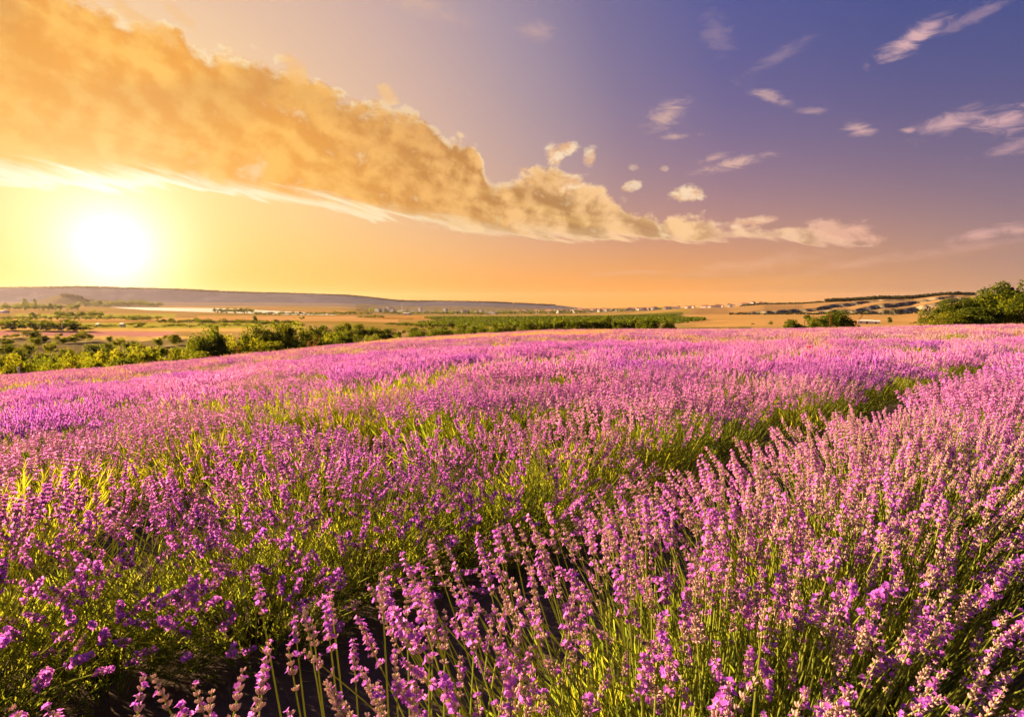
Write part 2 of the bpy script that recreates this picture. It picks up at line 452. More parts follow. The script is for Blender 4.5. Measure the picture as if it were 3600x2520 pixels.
M_GLASS = plain('dark_glass', (0.05, 0.06, 0.07), 0.2, 0.1, spec=0.5)
M_POLE = plain('pole_wood', (0.26, 0.22, 0.19), 0.9, 0.2)
M_STEEL = plain('steel', (0.35, 0.33, 0.33), 0.6, 0.1)
M_RUBBER = plain('tyre', (0.03, 0.03, 0.03), 0.9, 0.05)

# ------------------------------------------------------------------ terrain
# height columns: photograph column -> (depth in metres, height) beyond the field edge; the edge itself first
HORIZ = 1060.0
def z_at(y, D):
    return EYE - D * (y - HORIZ) / 2000.0
COLS = {
    -900: [(55, 1352), (110, -21.0, 0), (165, -18.5, 0), (260, -15.4, 0), (500, -18.5, 0), (1000, -24, 0), (2600, -24, 0), (3200, -19, 0), (4000, 2, 0), (4300, 70, 0), (4500, 112, 0), (9000, 112, 0)],
    0: [(58, 1326), (110, -20.5, 0), (160, -18.0, 0), (255, -15.2, 0), (500, -18.5, 0), (1000, -24, 0), (2600, -24, 0), (3200, -19, 0), (4000, 2, 0), (4300, 66, 0), (4500, 1011), (9000, 112, 0)],
    300: [(60, 1303), (115, -20.0, 0), (165, -18.0, 0), (262, -15.6, 0), (500, -18.5, 0), (1000, -24, 0), (2700, -24, 0), (3200, -20, 0), (4000, 2, 0), (4300, 66, 0), (4500, 1006), (9000, 112, 0)],
    600: [(65, 1276), (120, -18.5, 0), (170, -17.5, 0), (265, -15.8, 0), (500, -18.5, 0), (1000, -24, 0), (2600, -24, 0), (3200, -20, 0), (4000, 0, 0), (4300, 58, 0), (4500, 1015), (9000, 100, 0)],
    900: [(72, 1246), (130, -17, 0), (190, -16.5, 0), (300, -15.8, 0), (500, -18.5, 0), (1000, -24, 0), (2500, -24, 0), (3200, -21, 0), (4000, -4, 0), (4300, 46, 0), (4500, 1028), (9000, 70, 0)],
    1200: [(82, 1215), (140, -16, 0), (210, -15.5, 0), (340, -15.5, 0), (600, -19.5, 0), (1000, -24, 0), (2000, -25.5, 0), (2700, -28, 0), (3400, -22, 0), (4000, -8, 0), (4300, 34, 0), (4500, 1037), (9000, 55, 0)],
    1430: [(96, 1192), (170, -16, 0), (250, -16, 0), (380, -17, 0), (600, -21, 0), (1000, -25, 0), (2000, -40, 0), (2700, -52, 0), (3400, -44, 0), (4100, -24, 0), (4350, -6, 0), (4500, 1058), (9000, 8, 0)],
    1700: [(108, 1176), (190, -15.5, 0), (300, -16, 0), (500, -20, 0), (700, -23, 0), (1000, -26, 0), (2000, -41, 0), (2700, -52, 0), (3400, -48, 0), (4100, -26, 0), (4350, -12, 0), (4500, 1062), (9000, -2, 0)],
    1950: [(110, 1165), (190, -13.5, 0), (300, -15.5, 0), (500, -19, 0), (700, -22, 0), (1000, -25, 0), (1500, -33, 0), (2000, -39, 0), (2700, -46, 0), (3400, -49, 0), (4100, -47, 0), (4350, -32, 0), (4500, 1072), (9000, -70, 0)],
    2060: [(110, 1162), (190, -13, 0), (300, -15, 0), (500, -18.5, 0), (700, -22, 0), (1000, -25, 0), (1500, -32, 0), (2000, -36, 0), (2700, -41, 0), (3400, -47, 0), (4100, -56, 0), (4500, 1087), (9000, -130, 0)],
    2200: [(108, 1160), (180, -12.5, 0), (300, -14.5, 0), (500, -18, 0), (700, -21, 0), (1000, -24, 0), (1500, -27.5, 0), (2000, -31, 0), (2700, -37, 0), (3400, -48, 0), (4500, 1089), (9000, -130, 0)],
    2450: [(98, 1160), (170, -11, 0), (300, -13.5, 0), (500, -17, 0), (750, -20, 0), (1000, -21.5, 0), (1250, -17, 0), (1600, -17.5, 0), (2100, -22, 0), (2700, -28.5, 0), (4500, -75, 0), (9000, -160, 0)],
    2700: [(90, 1160), (160, -9.5, 0), (300, -13, 0), (420, -14.8, 0), (750, -19.5, 0), (1020, -21, 0), (1130, -18, 0), (1250, -15.5, 0), (1400, -13, 0), (1900, -12, 0), (2500, -20, 0), (4500, -60, 0), (9000, -140, 0)],
    2900: [(84, 1158), (150, -8.5, 0), (300, -12.5, 0), (420, -14.8, 0), (750, -19.5, 0), (1000, -21, 0), (1060, -18.5, 0), (1180, -15.5, 0), (1350, -11, 0), (1600, -9, 0), (2500, -20, 0), (4500, -60, 0), (9000, -140, 0)],
    3150: [(76, 1153), (140, -7.5, 0), (300, -11.5, 0), (420, -14.8, 0), (750, -19.5, 0), (980, -21, 0), (1040, -18.5, 0), (1150, -14, 0), (1300, -9, 0), (1600, -7, 0), (2500, -14, 0), (4500, -60, 0), (9000, -140, 0)],
    3400: [(68, 1149), (125, -6, 0), (300, -11, 0), (450, -14.8, 0), (800, -19, 0), (940, -20, 0), (1000, -10, 0), (1120, -3, 0), (1300, -1.5, 0), (1600, -2, 0), (2500, -14, 0), (4500, -60, 0), (9000, -140, 0)],
    3600: [(62, 1147), (120, -5.5, 0), (300, -10.5, 0), (450, -14, 0), (800, -18, 0), (940, -19, 0), (1000, -10, 0), (1120, -3, 0), (1300, -1.5, 0), (1600, -2, 0), (2500, -14, 0), (4500, -60, 0), (9000, -140, 0)],
    4400: [(50, 1142), (120, -5, 0), (300, -10, 0), (450, -14, 0), (800, -18, 0), (940, -19, 0), (1000, -10, 0), (1120, -3, 0), (1300, -1.5, 0), (1600, -2, 0), (2500, -14, 0), (4500, -60, 0), (9000, -140, 0)],
}
KPX = np.array(sorted(COLS), float)
LD = np.linspace(math.log(1.0), math.log(9000.0), 900)
HT = np.zeros((len(KPX), len(LD)))
DE = np.zeros(len(KPX))
for i, k in enumerate(sorted(COLS)):
    pts = []
    for j, q in enumerate(COLS[k]):
        D = q[0]
        z = z_at(q[1], D) if len(q) == 2 else q[1]
        if j == 0: z -= 0.42; DE[i] = D
        pts.append((D, z))
    De, ze = pts[0]
    t = (k - 1800) / 2000.0
    near = [(1.0, 0.0 + 0.010 * t)]
    sl = ze / De
    for u in (0.04, 0.1, 0.2, 0.35, 0.5, 0.7, 0.85):
        near.append((De * u, De * u * sl * (1.02 - 0.02 * u)))
    pts = near + pts
    d = np.log([p[0] for p in pts]); z = np.array([p[1] for p in pts])
    HT[i] = np.interp(LD, d, z)
    for _ in range(2):      # soften corners
        HT[i, 3:-3] = sum(HT[i, 3 + s:len(LD) - 3 + s] for s in range(-3, 4)) / 7
def _col_interp(px, A):
    """smooth interpolation between columns"""
    px = np.clip(px, KPX[0], KPX[-1])
    i = np.clip(np.searchsorted(KPX, px) - 1, 0, len(KPX) - 2)
    u = (px - KPX[i]) / (KPX[i + 1] - KPX[i])
    u = u * u * (3 - 2 * u) * 0.6 + u * 0.4
    return i, u
def wob(x, y, s, seed=0.0):
    a = np.sin(x / s + seed) * np.cos(y / s * 0.9 + 1.7 * seed) + 0.55 * np.sin(x / s * 2.1 + y / s * 1.3 + seed * 3) + 0.35 * np.sin(-x / s * 3.7 + y / s * 4.1 + seed * 5) + 0.2 * np.sin(x / s * 8.3 + y / s * 6.1 + seed)
    return a / 2.1
def col_depth(x, y):
    x = np.asarray(x, float); y = np.asarray(y, float)
    r = np.hypot(x, y); az = np.arctan2(x, y)
    a = np.clip(az, R(-53), R(53))
    D = np.maximum(r * np.cos(a), 1e-3)
    return 1800 + 2000 * np.tan(a), D
def edge_depth(x, y):
    px, D = col_depth(x, y)
    i, u = _col_interp(px, None)
    return DE[i] * (1 - u) + DE[i + 1] * u
ESC = [((2620, 2760, 2880, 2960, 3050), (1000, 1040, 1110, 1200, 1330), 5.0, 30), ((2880, 2990, 3080, 3170, 3330), (1010, 1010, 1070, 1150, 1280), 5.5, 26), ((3040, 3130, 3230, 3330, 3420), (985, 990, 1030, 1090, 1180), 6.0, 28), ((3260, 3400, 3700), (960, 970, 1000), 6.0, 30)]
def ground_z(x, y):
    x = np.asarray(x, float); y = np.asarray(y, float)
    px, D = col_depth(x, y)
    i, u = _col_interp(px, None)
    f = np.clip((np.log(np.clip(D, 1, 9000)) - LD[0]) / (LD[1] - LD[0]), 0, len(LD) - 1.001)
    j = f.astype(int); w = f - j
    za = HT[i, j] * (1 - w) + HT[i, j + 1] * w
    zb = HT[i + 1, j] * (1 - w) + HT[i + 1, j + 1] * w
    z = za * (1 - u) + zb * u
    near0 = np.clip(D / 3.0, 0, 1)
    z = z * near0
    # relief
    far = np.clip((D - 90) / 200, 0, 1)
    lakey = ((px < 1260) & (D > 900) & (D < 2750))
    z = z + far * np.where(lakey, 0.0, wob(x, y, 70, 1.3) * 0.5)
    gul = np.clip((D - 90) / 40, 0, 1) * np.clip((330 - D) / 60, 0, 1)
    z = z + gul * wob(x, y, 11, 2.1) * 0.9
    scarp = np.clip((D - 3900) / 300, 0, 1) * np.clip((9000 - D) / 4000, 0, 1) * (px < 2000)
    z = z + scarp * (wob(x, y, 190, 0.4) * 9 + wob(x, y, 60, 2.4) * 3) * np.where(D > 4480, 0.12, 1)
    for pp, dd, hh_, ww in ESC:
        dl = np.interp(px, pp, dd) + 14 * np.sin(px / 23.0) + 7 * np.sin(px / 7.3 + 1)
        am = np.interp(px, [pp[0] - 60, pp[0] + 60, pp[-1] - 40, pp[-1] + 80], [0, 1, 1, 0.6])
        u_ = np.clip((D - dl) / ww, 0, 1)
        z = z + hh_ * am * u_ * u_ * (3 - 2 * u_) * np.clip((2600 - D) / 900, 0, 1) - 1.6 * am * np.exp(-((D - dl + 12) / 16) ** 2)
    qh = np.clip((px - 2500) / 200, 0, 1) * np.clip((D - 980) / 60, 0, 1) * np.clip((1400 - D) / 150, 0, 1)
    z = z + qh * (wob(x, y, 60, 0.9) * 1.5 + wob(x, y, 19, 3.3) * 0.8)
    z = z + 52 * np.exp(-((px - 225) / 95) ** 2 - ((D - 3000) / 260) ** 2) + 26 * np.exp(-((px - 380) / 110) ** 2 - ((D - 3050) / 200) ** 2)
    fld = np.clip((70 - D) / 60, 0, 1)
    z = z + fld * wob(x, y, 9, 0.2) * 0.05 * np.clip(D / 6, 0, 1)
    return z
def gz(x, y):
    return float(ground_z(np.array([x]), np.array([y]))[0])
def at(px, D):
    """ground point below photograph column px at depth D"""
    x = (px - 1800) / 2000.0 * D
    return x, D, gz(x, D)
def lake_mask(px, D):
    """the reservoir: between its far and near shore"""
    far = np.interp(px, [388, 520, 764, 900, 1000, 1110, 1176], [2650, 2450, 2190, 1750, 1480, 1230, 1130])
    nearr = np.interp(px, [388, 450, 517, 640, 760, 900, 1000, 1176], [2600, 2050, 1690, 1480, 1330, 1190, 1110, 1080])
    return (px > 388) & (px < 1176) & (D < far) & (D > nearr), far, nearr

az = np.concatenate([np.arange(-180, -54, 7.0), np.arange(-54, 54.01, 0.2), np.arange(60, 180, 7.0)])
rad = np.concatenate([[0.0, 0.8, 1.6], np.exp(np.arange(math.log(2.2), math.log(11500), 0.0155))])
AA, RR = np.meshgrid(R(1) * az, rad, indexing='ij')
X = RR * np.sin(AA); Y = RR * np.cos(AA)
Z = ground_z(X.ravel(), Y.ravel()).reshape(X.shape)
PXg, Dg = col_depth(X.ravel(), Y.ravel())
inl, _, _ = lake_mask(PXg, Dg)
Zf = Z.ravel().copy()
Zf[inl] -= 1.6
na, nr = X.shape
# crop colours of the parcels (real colours of soil, stubble, meadow, crops; the mesa's mauve is shadow tone)
Yp = HORIZ + (EYE - Zf) / np.maximum(Dg, 1) * 2000
Cg = np.zeros((na * nr, 3)); Cg[:] = (0.28, 0.195, 0.075)
def parcel(sel, c, soft=1.0):
    c = np.array(c) * np.array([0.90, 0.86, 0.60])
    Cg[sel] = c * soft + Cg[sel] * (1 - soft)
wv = wob(X.ravel(), Y.ravel(), 40, 0.6)
wv2 = wob(X.ravel(), Y.ravel(), 150, 1.6)
De_g = edge_depth(X.ravel(), Y.ravel())
lf = PXg < 1500
parcel((Dg > 330) & (wv2 > 0.25), (0.27, 0.21, 0.07))
parcel((Dg > 330) & (wv2 < -0.45), (0.36, 0.22, 0.10))
parcel(lf & (Dg > De_g) & (Dg < 258 + 6 * wv), (0.20, 0.165, 0.11))                      # scrubby bank
parcel(lf & (Dg > De_g) & (Dg < 258) & (wv > 0.3), (0.26, 0.22, 0.15))
parcel((PXg < 620 + 40 * wv) & (Dg > 285 + 4 * wv) & (Dg < 350), (0.46, 0.24, 0.30))      # lavender strip across the ravine
parcel((PXg < 700) & (Dg > 258) & (Dg < 285), (0.56, 0.42, 0.20))
parcel((PXg < 900) & (Dg > 350) & (Dg < 400), (0.54, 0.38, 0.17))
parcel((PXg > 250) & (PXg < 1060) & (Dg > 400) & (Dg < 560), (0.36, 0.36, 0.08))          # yellow green meadow
parcel((PXg > 40) & (PXg < 900) & (Dg > 640) & (Dg < 820), (0.50, 0.34, 0.16))
parcel((PXg > 60) & (PXg < 620) & (Dg > 860) & (Dg < 1180), (0.34, 0.34, 0.09))
parcel((PXg > 700) & (PXg < 1400) & (Dg > 600) & (Dg < 1000), (0.46, 0.29, 0.16))
parcel((PXg > 1320) & (PXg < 1560) & (Dg > 780) & (Dg < 1050), (0.42, 0.24, 0.10))
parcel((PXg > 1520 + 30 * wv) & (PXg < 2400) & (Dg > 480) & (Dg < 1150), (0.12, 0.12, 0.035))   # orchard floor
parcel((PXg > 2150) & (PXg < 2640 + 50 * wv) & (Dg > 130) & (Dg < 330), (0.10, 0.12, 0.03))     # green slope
parcel((PXg > 2150) & (Dg > 340) & (Dg < 1010) & (PXg > 2420 + 60 * wv), (0.42, 0.27, 0.14))
parcel((PXg > 2420) & (Dg > 1010) & (Dg < 2600), (0.31, 0.20, 0.125))
slope = np.zeros(na * nr)
dz_ = np.gradient(Zf.reshape(na, nr), axis=1) / np.maximum(np.gradient(RR, axis=1), 1e-3)
slope = dz_.ravel()
sc = (PXg > 2500) & (Dg > 950) & (Dg < 1420) & (slope > 0.07)
parcel(sc, (0.16, 0.135, 0.12)); parcel(sc & (wob(X.ravel(), Y.ravel(), 14, 4.4) > 0.15), (0.42, 0.37, 0.33))
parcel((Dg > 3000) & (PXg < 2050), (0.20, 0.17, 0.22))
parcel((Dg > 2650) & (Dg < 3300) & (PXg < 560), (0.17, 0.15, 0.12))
parcel((Dg > 3850) & (PXg < 2050) & (slope > 0.02), (0.11, 0.115, 0.24))  # mauve shadow tone painted into the colour of the mesa's rising face
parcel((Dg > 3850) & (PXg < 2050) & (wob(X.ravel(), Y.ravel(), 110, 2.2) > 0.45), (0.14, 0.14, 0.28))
parcel((Dg > 1600) & (Dg < 3900) & (PXg > 1250) & (PXg < 2450) & (wv > -0.1), (0.15, 0.13, 0.07))
fieldm = Dg < De_g + 1.5
parcel(fieldm, (0.11, 0.09, 0.10))
parcel((Dg < De_g + 8) & ~fieldm, (0.30, 0.21, 0.08))                                      # dry grass verge

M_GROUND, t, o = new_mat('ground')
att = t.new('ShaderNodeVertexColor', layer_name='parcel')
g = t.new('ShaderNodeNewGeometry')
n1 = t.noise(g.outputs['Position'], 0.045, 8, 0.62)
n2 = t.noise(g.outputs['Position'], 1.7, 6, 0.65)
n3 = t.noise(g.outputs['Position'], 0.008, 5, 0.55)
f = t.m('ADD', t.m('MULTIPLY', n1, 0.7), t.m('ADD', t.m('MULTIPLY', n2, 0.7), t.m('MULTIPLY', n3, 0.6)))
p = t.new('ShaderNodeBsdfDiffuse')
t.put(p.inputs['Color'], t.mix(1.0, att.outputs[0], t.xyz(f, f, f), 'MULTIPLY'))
p.inputs['Roughness'].default_value = 0.0
bp = t.new('ShaderNodeBump'); bp.inputs['Strength'].default_value = 0.5; bp.inputs['Distance'].default_value = 0.08
t.put(bp.inputs['Height'], n2); t.l.new(bp.outputs[0], p.inputs['Normal'])
t.l.new(p.outputs[0], o.inputs['Surface'])

idx = np.arange(na * nr).reshape(na, nr)
def quads(sel_a=None):
    a0 = idx; a1 = np.roll(idx, -1, axis=0)
    return np.stack([a0[:, :-1], a0[:, 1:], a1[:, 1:], a1[:, :-1]], axis=2).reshape(-1, 4)
Q = quads()
Qc = Q[:, 0]
V3 = np.stack([X.ravel(), Y.ravel(), Zf], 1)
is_mesa = (Dg[Qc] > 3850) & (PXg[Qc] < 2080)
is_hill = (Dg[Qc] > 985) & (PXg[Qc] > 2480) & ~is_mesa
def sub_terrain(name, sel, label, smooth=True):
    F = Q[sel]
    u, inv = np.unique(F, return_inverse=True)
    me = mesh_from(name, V3[u], inv.reshape(-1, 4)[:, ::-1], [M_GROUND], smooth=smooth)
    ca_ = me.color_attributes.new('parcel', 'FLOAT_COLOR', 'POINT')
    ca_.data.foreach_set('color', np.concatenate([Cg[u], np.ones((len(u), 1))], 1).astype(np.float32).ravel())
    ob = obj(name, me)
    tag(ob, label, None, None, 'structure')
    return ob
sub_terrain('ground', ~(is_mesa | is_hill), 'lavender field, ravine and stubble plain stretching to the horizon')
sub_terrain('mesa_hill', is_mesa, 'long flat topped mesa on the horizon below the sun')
sub_terrain('quarry_hill', is_hill, 'golden hills with pale cliff scars on the right horizon')

# lake
def lake():
    pxs = np.linspace(380, 1182, 90)
    Vt, Fq = [], []
    for k, q in enumerate(pxs):
        far = float(np.interp(q, [388, 520, 764, 900, 1000, 1110, 1176], [2650, 2450, 2190, 1750, 1480, 1230, 1130])) + 40
        ner = float(np.interp(q, [388, 450, 517, 640, 760, 900, 1000, 1176], [2600, 2050, 1690, 1480, 1330, 1190, 1110, 1080])) - 25
        for D in (ner, far):
            Vt.append(((q - 1800) / 2000 * D, D, -24.35))
    for k in range(len(pxs) - 1):
        Fq.append((2 * k, 2 * k + 2, 2 * k + 3, 2 * k + 1))
    m_, t, o = new_mat('water')
    p = t.new('ShaderNodeBsdfPrincipled')
    p.inputs['Base Color'].default_value = (0.55, 0.55, 0.56, 1)
    p.inputs['Roughness'].default_value = 0.3
    p.inputs['Specular IOR Level'].default_value = 1.0
    p.inputs['IOR'].default_value = 1.333
    g = t.new('ShaderNodeNewGeometry')
    nn = t.noise(g.outputs['Position'], 0.6, 3, 0.5)
    bp = t.new('ShaderNodeBump'); bp.inputs['Strength'].default_value = 0.12; bp.inputs['Distance'].default_value = 0.05
    t.put(bp.inputs['Height'], nn); t.l.new(bp.outputs[0], p.inputs['Normal'])
    t.l.new(p.outputs[0], o.inputs['Surface'])
    ob = obj('lake', mesh_from('lake', Vt, Fq, [m_]))
    tag(ob, 'narrow bright reservoir lying below the mesa', None, None, 'structure')
lake()

# ------------------------------------------------------------------ lavender: templates
def spindle(L, w, sides=4, mid=(0.28, 0.72), wm=(0.85, 1.0), mat=0):
    V = [(0, 0, 0)]
    for a, k in zip(mid, wm):
        for j in range(sides):
            an = j * 2 * math.pi / sides
            V.append((math.cos(an) * w * k, math.sin(an) * w * k, L * a))
    V.append((0, 0, L))
    F = []
    nm = len(mid)
    for j in range(sides):
        j2 = (j + 1) % sides
        F.append((0, 1 + j2, 1 + j))
        for r_ in range(nm - 1):
            b, c = 1 + r_ * sides, 1 + (r_ + 1) * sides
            F += [(b + j, b + j2, c + j2), (b + j, c + j2, c + j)]
        b = 1 + (nm - 1) * sides
        F.append((b + j, b + j2, len(V) - 1))
    return np.array(V, float), np.array(F), np.full(len(F), mat)

def corolla(sz, mat=1, n=5, r=None):
    """a little two-lipped flower facing +z"""
    V, F = [], []
    for k in range(n):
        an = k * 2 * math.pi / n + (r.uniform(-.25, .25) if r else 0)
        ln = sz * (1.0 if k not in (0, 1) else 1.3) * (r.uniform(.8, 1.2) if r else 1)
        wd = ln * 0.48
        c, s = math.cos(an), math.sin(an)
        b = len(V)
        lift = (r.uniform(0.1, 0.6) if r else 0.3) * ln
        V += [(0, 0, 0), (c * ln * .55 - s * wd, s * ln * .55 + c * wd, lift * .8), (c * ln, s * ln, lift), (c * ln * .55 + s * wd, s * ln * .55 - c * wd, lift * .8)]
        F += [(b, b + 1, b + 2), (b, b + 2, b + 3)]
    return np.array(V, float), np.array(F), np.full(len(F), mat)

def head_mesh(r, L, lod, bloom):
    """flower head along +z from 0; materials 0 calyx 1 petal 2 stem"""
    parts = []
    if lod == 0:
        nw = max(5, int(L / 0.0105)); ncal = 7
        parts.append(tube([(0, 0, -0.004), (0, 0, L * 0.5), (0, 0, L * 0.95)], [0.0013, 0.0012, 0.0008], 4, True, 2))
    elif lod == 1:
        nw = 5; ncal = 5
    for i in range(nw):
        u = i / (nw - 1)
        z = L * (0.02 + 0.93 * (u ** 0.88))
        if i == 0 and lod == 0: z -= r.uniform(0.0, 0.012)
        k = (1.0 - 0.45 * u ** 2) * (0.8 if i == 0 else 1.0)
        nc = ncal if i < nw - 1 else ncal - 1
        ph = r.uniform(0, 6.3)
        for j in range(nc):
            an = ph + j * 2 * math.pi / nc + r.uniform(-.25, .25)
            til = R(r.uniform(28, 58)) * (1 - 0.45 * u)
            d = np.array([[math.cos(an) * math.sin(til), math.sin(an) * math.sin(til), math.cos(til)]])
            pos = np.array([[math.cos(an) * 0.0017, math.sin(an) * 0.0017, z + r.uniform(-.0015, .0015)]])
            ln = r.uniform(0.0085, 0.0115) * k
            if lod == 0:
                T = spindle(ln, ln * 0.21, 5)
            else:
                T = spindle(ln * 1.25, ln * 0.34, 4, (0.6,), (1.0,))
            Fm = frames(d, np.array([r.uniform(0, 6)]))
            parts.append(scatter(T, Fm, pos))
            if r.random() < bloom:
                cz = r.uniform(0.0040, 0.0062) * (0.7 + 0.3 * k)
                C = corolla(cz if lod == 0 else cz * 1.25, 1, 5 if lod == 0 else 3, r)
                d2 = d + np.array([[r.uniform(-.3, .3), r.uniform(-.3, .3), r.uniform(-.5, .1)]])
                parts.append(scatter(C, frames(d2, np.array([r.uniform(0, 6)])), pos + d * ln * 0.98))
    return join(parts)

def head_lod(r, L, lod, bloom):
    parts = []
    if lod == 2:
        nw = 4
        for i in range(nw):
            u = i / (nw - 1)
            w = 0.0085 * (1 - 0.4 * u)
            V, F, m_ = spindle(L / nw * 1.15, w, 4, (0.6,), (1.0,))
            V = V + np.array([r.uniform(-.002, .002), r.uniform(-.002, .002), L * u * 0.78])
            parts.append((V, F, m_))
            for _ in range(3):
                if r.random() < bloom * 1.6:
                    an = r.uniform(0, 6.3)
                    C = corolla(0.0095, 1, 2, r)
                    d = np.array([[math.cos(an), math.sin(an), r.uniform(-.1, .8)]])
                    parts.append(scatter(C, frames(d, np.array([r.uniform(0, 6)])), np.array([[math.cos(an) * w * .9, math.sin(an) * w * .9, L * u * .78 + L / nw * .6]])))
    else:
        for i in range(2):
            V, F, m_ = spindle(L * 0.62, 0.0092 - 0.0025 * i, 3, (0.5,), (1.0,))
            parts.append((V + np.array([r.uniform(-.003, .003), r.uniform(-.003, .003), L * 0.42 * i]), F, m_))
        for _ in range(4):
            if r.random() < bloom * 2:
                an = r.uniform(0, 6.3)
                C = corolla(0.0125, 1, 1, r)
                d = np.array([[math.cos(an), math.sin(an), .3]])
                parts.append(scatter(C, frames(d, np.array([r.uniform(0, 6)])), np.array([[math.cos(an) * .008, math.sin(an) * .008, L * r.uniform(.2, .9)]])))
    return join(parts)

def leaf_t(L, w, bend=0.15, segs=2, mat=0):
    V = [(-w * .5, 0, 0), (w * .5, 0, 0)]
    F = []
    for i in range(1, segs + 1):
        u = i / segs
        b = len(V)
        if i < segs:
            V += [(-w * .62, bend * L * u * u, L * u), (w * .62, bend * L * u * u, L * u)]
            F += [(b - 2, b - 1, b + 1), (b - 2, b + 1, b)]
        else:
            V += [(0, bend * L, L)]
            F += [(b - 2, b - 1, b)]
    return np.array(V, float), np.array(F), np.full(len(F), mat)

def mound_dirs(n, spread, rg):
    ph = rg.uniform(0, 2 * math.pi, n); q = np.sqrt(rg.uniform(0.0, 1, n))
    til = q * spread + rg.normal(0, 0.05, n)
    return ph, q, til

def foliage_parts(rg, n_shoot, leaves, hgt, spread, leafL, leafW, segs, mat=0, stemmat=1, stems=True, br=0.24, spmax=0.5):
    """a rounded mound of upright shoots clothed in narrow leaves"""
    ph, q, til = mound_dirs(n_shoot, spread, rg)
    base = np.stack([np.cos(ph) * br * q, np.sin(ph) * br * q, np.full(n_shoot, 0.02)], 1)
    d = np.stack([np.sin(til) * np.cos(ph), np.sin(til) * np.sin(ph), np.cos(til)], 1)
    ln = hgt * rg.uniform(0.7, 1.1, n_shoot)
    parts = []
    T = leaf_t(leafL, leafW, 0.18, segs, mat)
    k = np.repeat(np.arange(n_shoot), leaves)
    u = rg.uniform(0.35, 1.0, len(k))
    pos = base[k] + d[k] * (ln[k] * u)[:, None]
    pos[:, 2] -= 0.02 * (1 - u)
    an = rg.uniform(0, 2 * math.pi, len(k)); sp = rg.uniform(0.06, spmax, len(k))
    Fm = frames(d[k], an)
    dd = Fm[:, :, 2] * np.cos(sp)[:, None] + Fm[:, :, 0] * np.sin(sp)[:, None]
    sc_ = rg.uniform(0.65, 1.2, len(k))
    Ml = frames(dd, rg.uniform(0, 6.3, len(k))) * sc_[:, None, None]
    parts.append(scatter(T, Ml, pos))
    if stems:
        St = spindle(1.0, 0.0016, 3, (0.5,), (1.0,), stemmat)
        Fs = frames(d); Fs = Fs * np.stack([np.ones(n_shoot), np.ones(n_shoot), ln], 1)[:, None, :]
        parts.append(scatter(St, Fs, base))
    return parts

STALKS = []          # (mesh, tip position, tip direction)
for k in range(8):
    r = random.Random(100 + k)
    L = 0.40 + 0.025 * (k % 4)
    b = r.uniform(-0.05, 0.07); c = r.uniform(-0.03, 0.03)
    pth = [(b * u * u + 0.012 * math.sin(u * 3.1 + k), c * u * u, L * u) for u in np.linspace(0, 1, 7)]
    V, F, m_ = tube(pth, np.linspace(0.0021, 0.0014, 7), 4, True, 0)
    pr = [(V, F, m_)]
    for _ in range(3):   # pairs of narrow leaves low on the stalk
        u = r.uniform(0.05, 0.45); an = r.uniform(0, 6.3)
        for s_ in (0, math.pi):
            dd = np.array([[math.cos(an + s_) * .6, math.sin(an + s_) * .6, 1.0]])
            pr.append(scatter(leaf_t(r.uniform(.03, .045), .0032, .15, 2, 1), frames(dd), np.array([[b * u * u + .012 * math.sin(u * 3.1 + k), c * u * u, L * u]])))
    me = mesh_from('stalk', *join(pr)[0:2], [M_STEM, M_LEAF], join(pr)[2])
    tip = Vector(pth[-1]); td = (Vector(pth[-1]) - Vector(pth[-2])).normalized()
    STALKS.append((me, tip, td, L))
def head_set(lod, bloom, cal, n, seed):
    out_ = []
    for k in range(n):
        r = random.Random(seed + k)
        V, F, m_ = head_mesh(r, r.uniform(0.058, 0.10), lod, bloom * r.uniform(.45, 1.5))
        out_.append(mesh_from('flower_head', V, F, [cal, M_PETAL, M_STEM], m_))
    return out_
HEADS_PALE = head_set(0, 0.10, M_CALYX, 9, 200)
HEADS_BLOOM = head_set(0, 0.34, M_CALYX, 7, 300)
HEADS_VIOLET = head_set(0, 0.42, M_CALYX_V, 7, 400)
FOL0 = []
for k in range(4):
    rg = np.random.default_rng(500 + k)
    V, F, m_ = join(foliage_parts(rg, 260, 11, 0.32, R(44), 0.055, 0.0036, 2, br=0.30, spmax=0.42))
    FOL0.append(mesh_from('foliage', V, F, [M_LEAF if k % 2 else M_LEAFG, M_STEM], m_))

WOODY = []
for k in range(3):
    r = random.Random(560 + k)
    pr = []
    for _ in range(34):
        an = r.uniform(0, 6.3); ln = r.uniform(.14, .26); sp = r.uniform(.1, .9)
        e = (math.cos(an) * sp * ln, math.sin(an) * sp * ln, ln * (1 - .3 * sp))
        mid_ = (e[0] * .55 + r.uniform(-.03, .03), e[1] * .55 + r.uniform(-.03, .03), e[2] * .4)
        pr.append(tube([(math.cos(an) * .03, math.sin(an) * .03, -.02), mid_, e], [.007, .0045, .0025], 5))
    V, F, m_ = join(pr)
    WOODY.append(mesh_from('woody_base', V, F, [M_WOODY], m_))

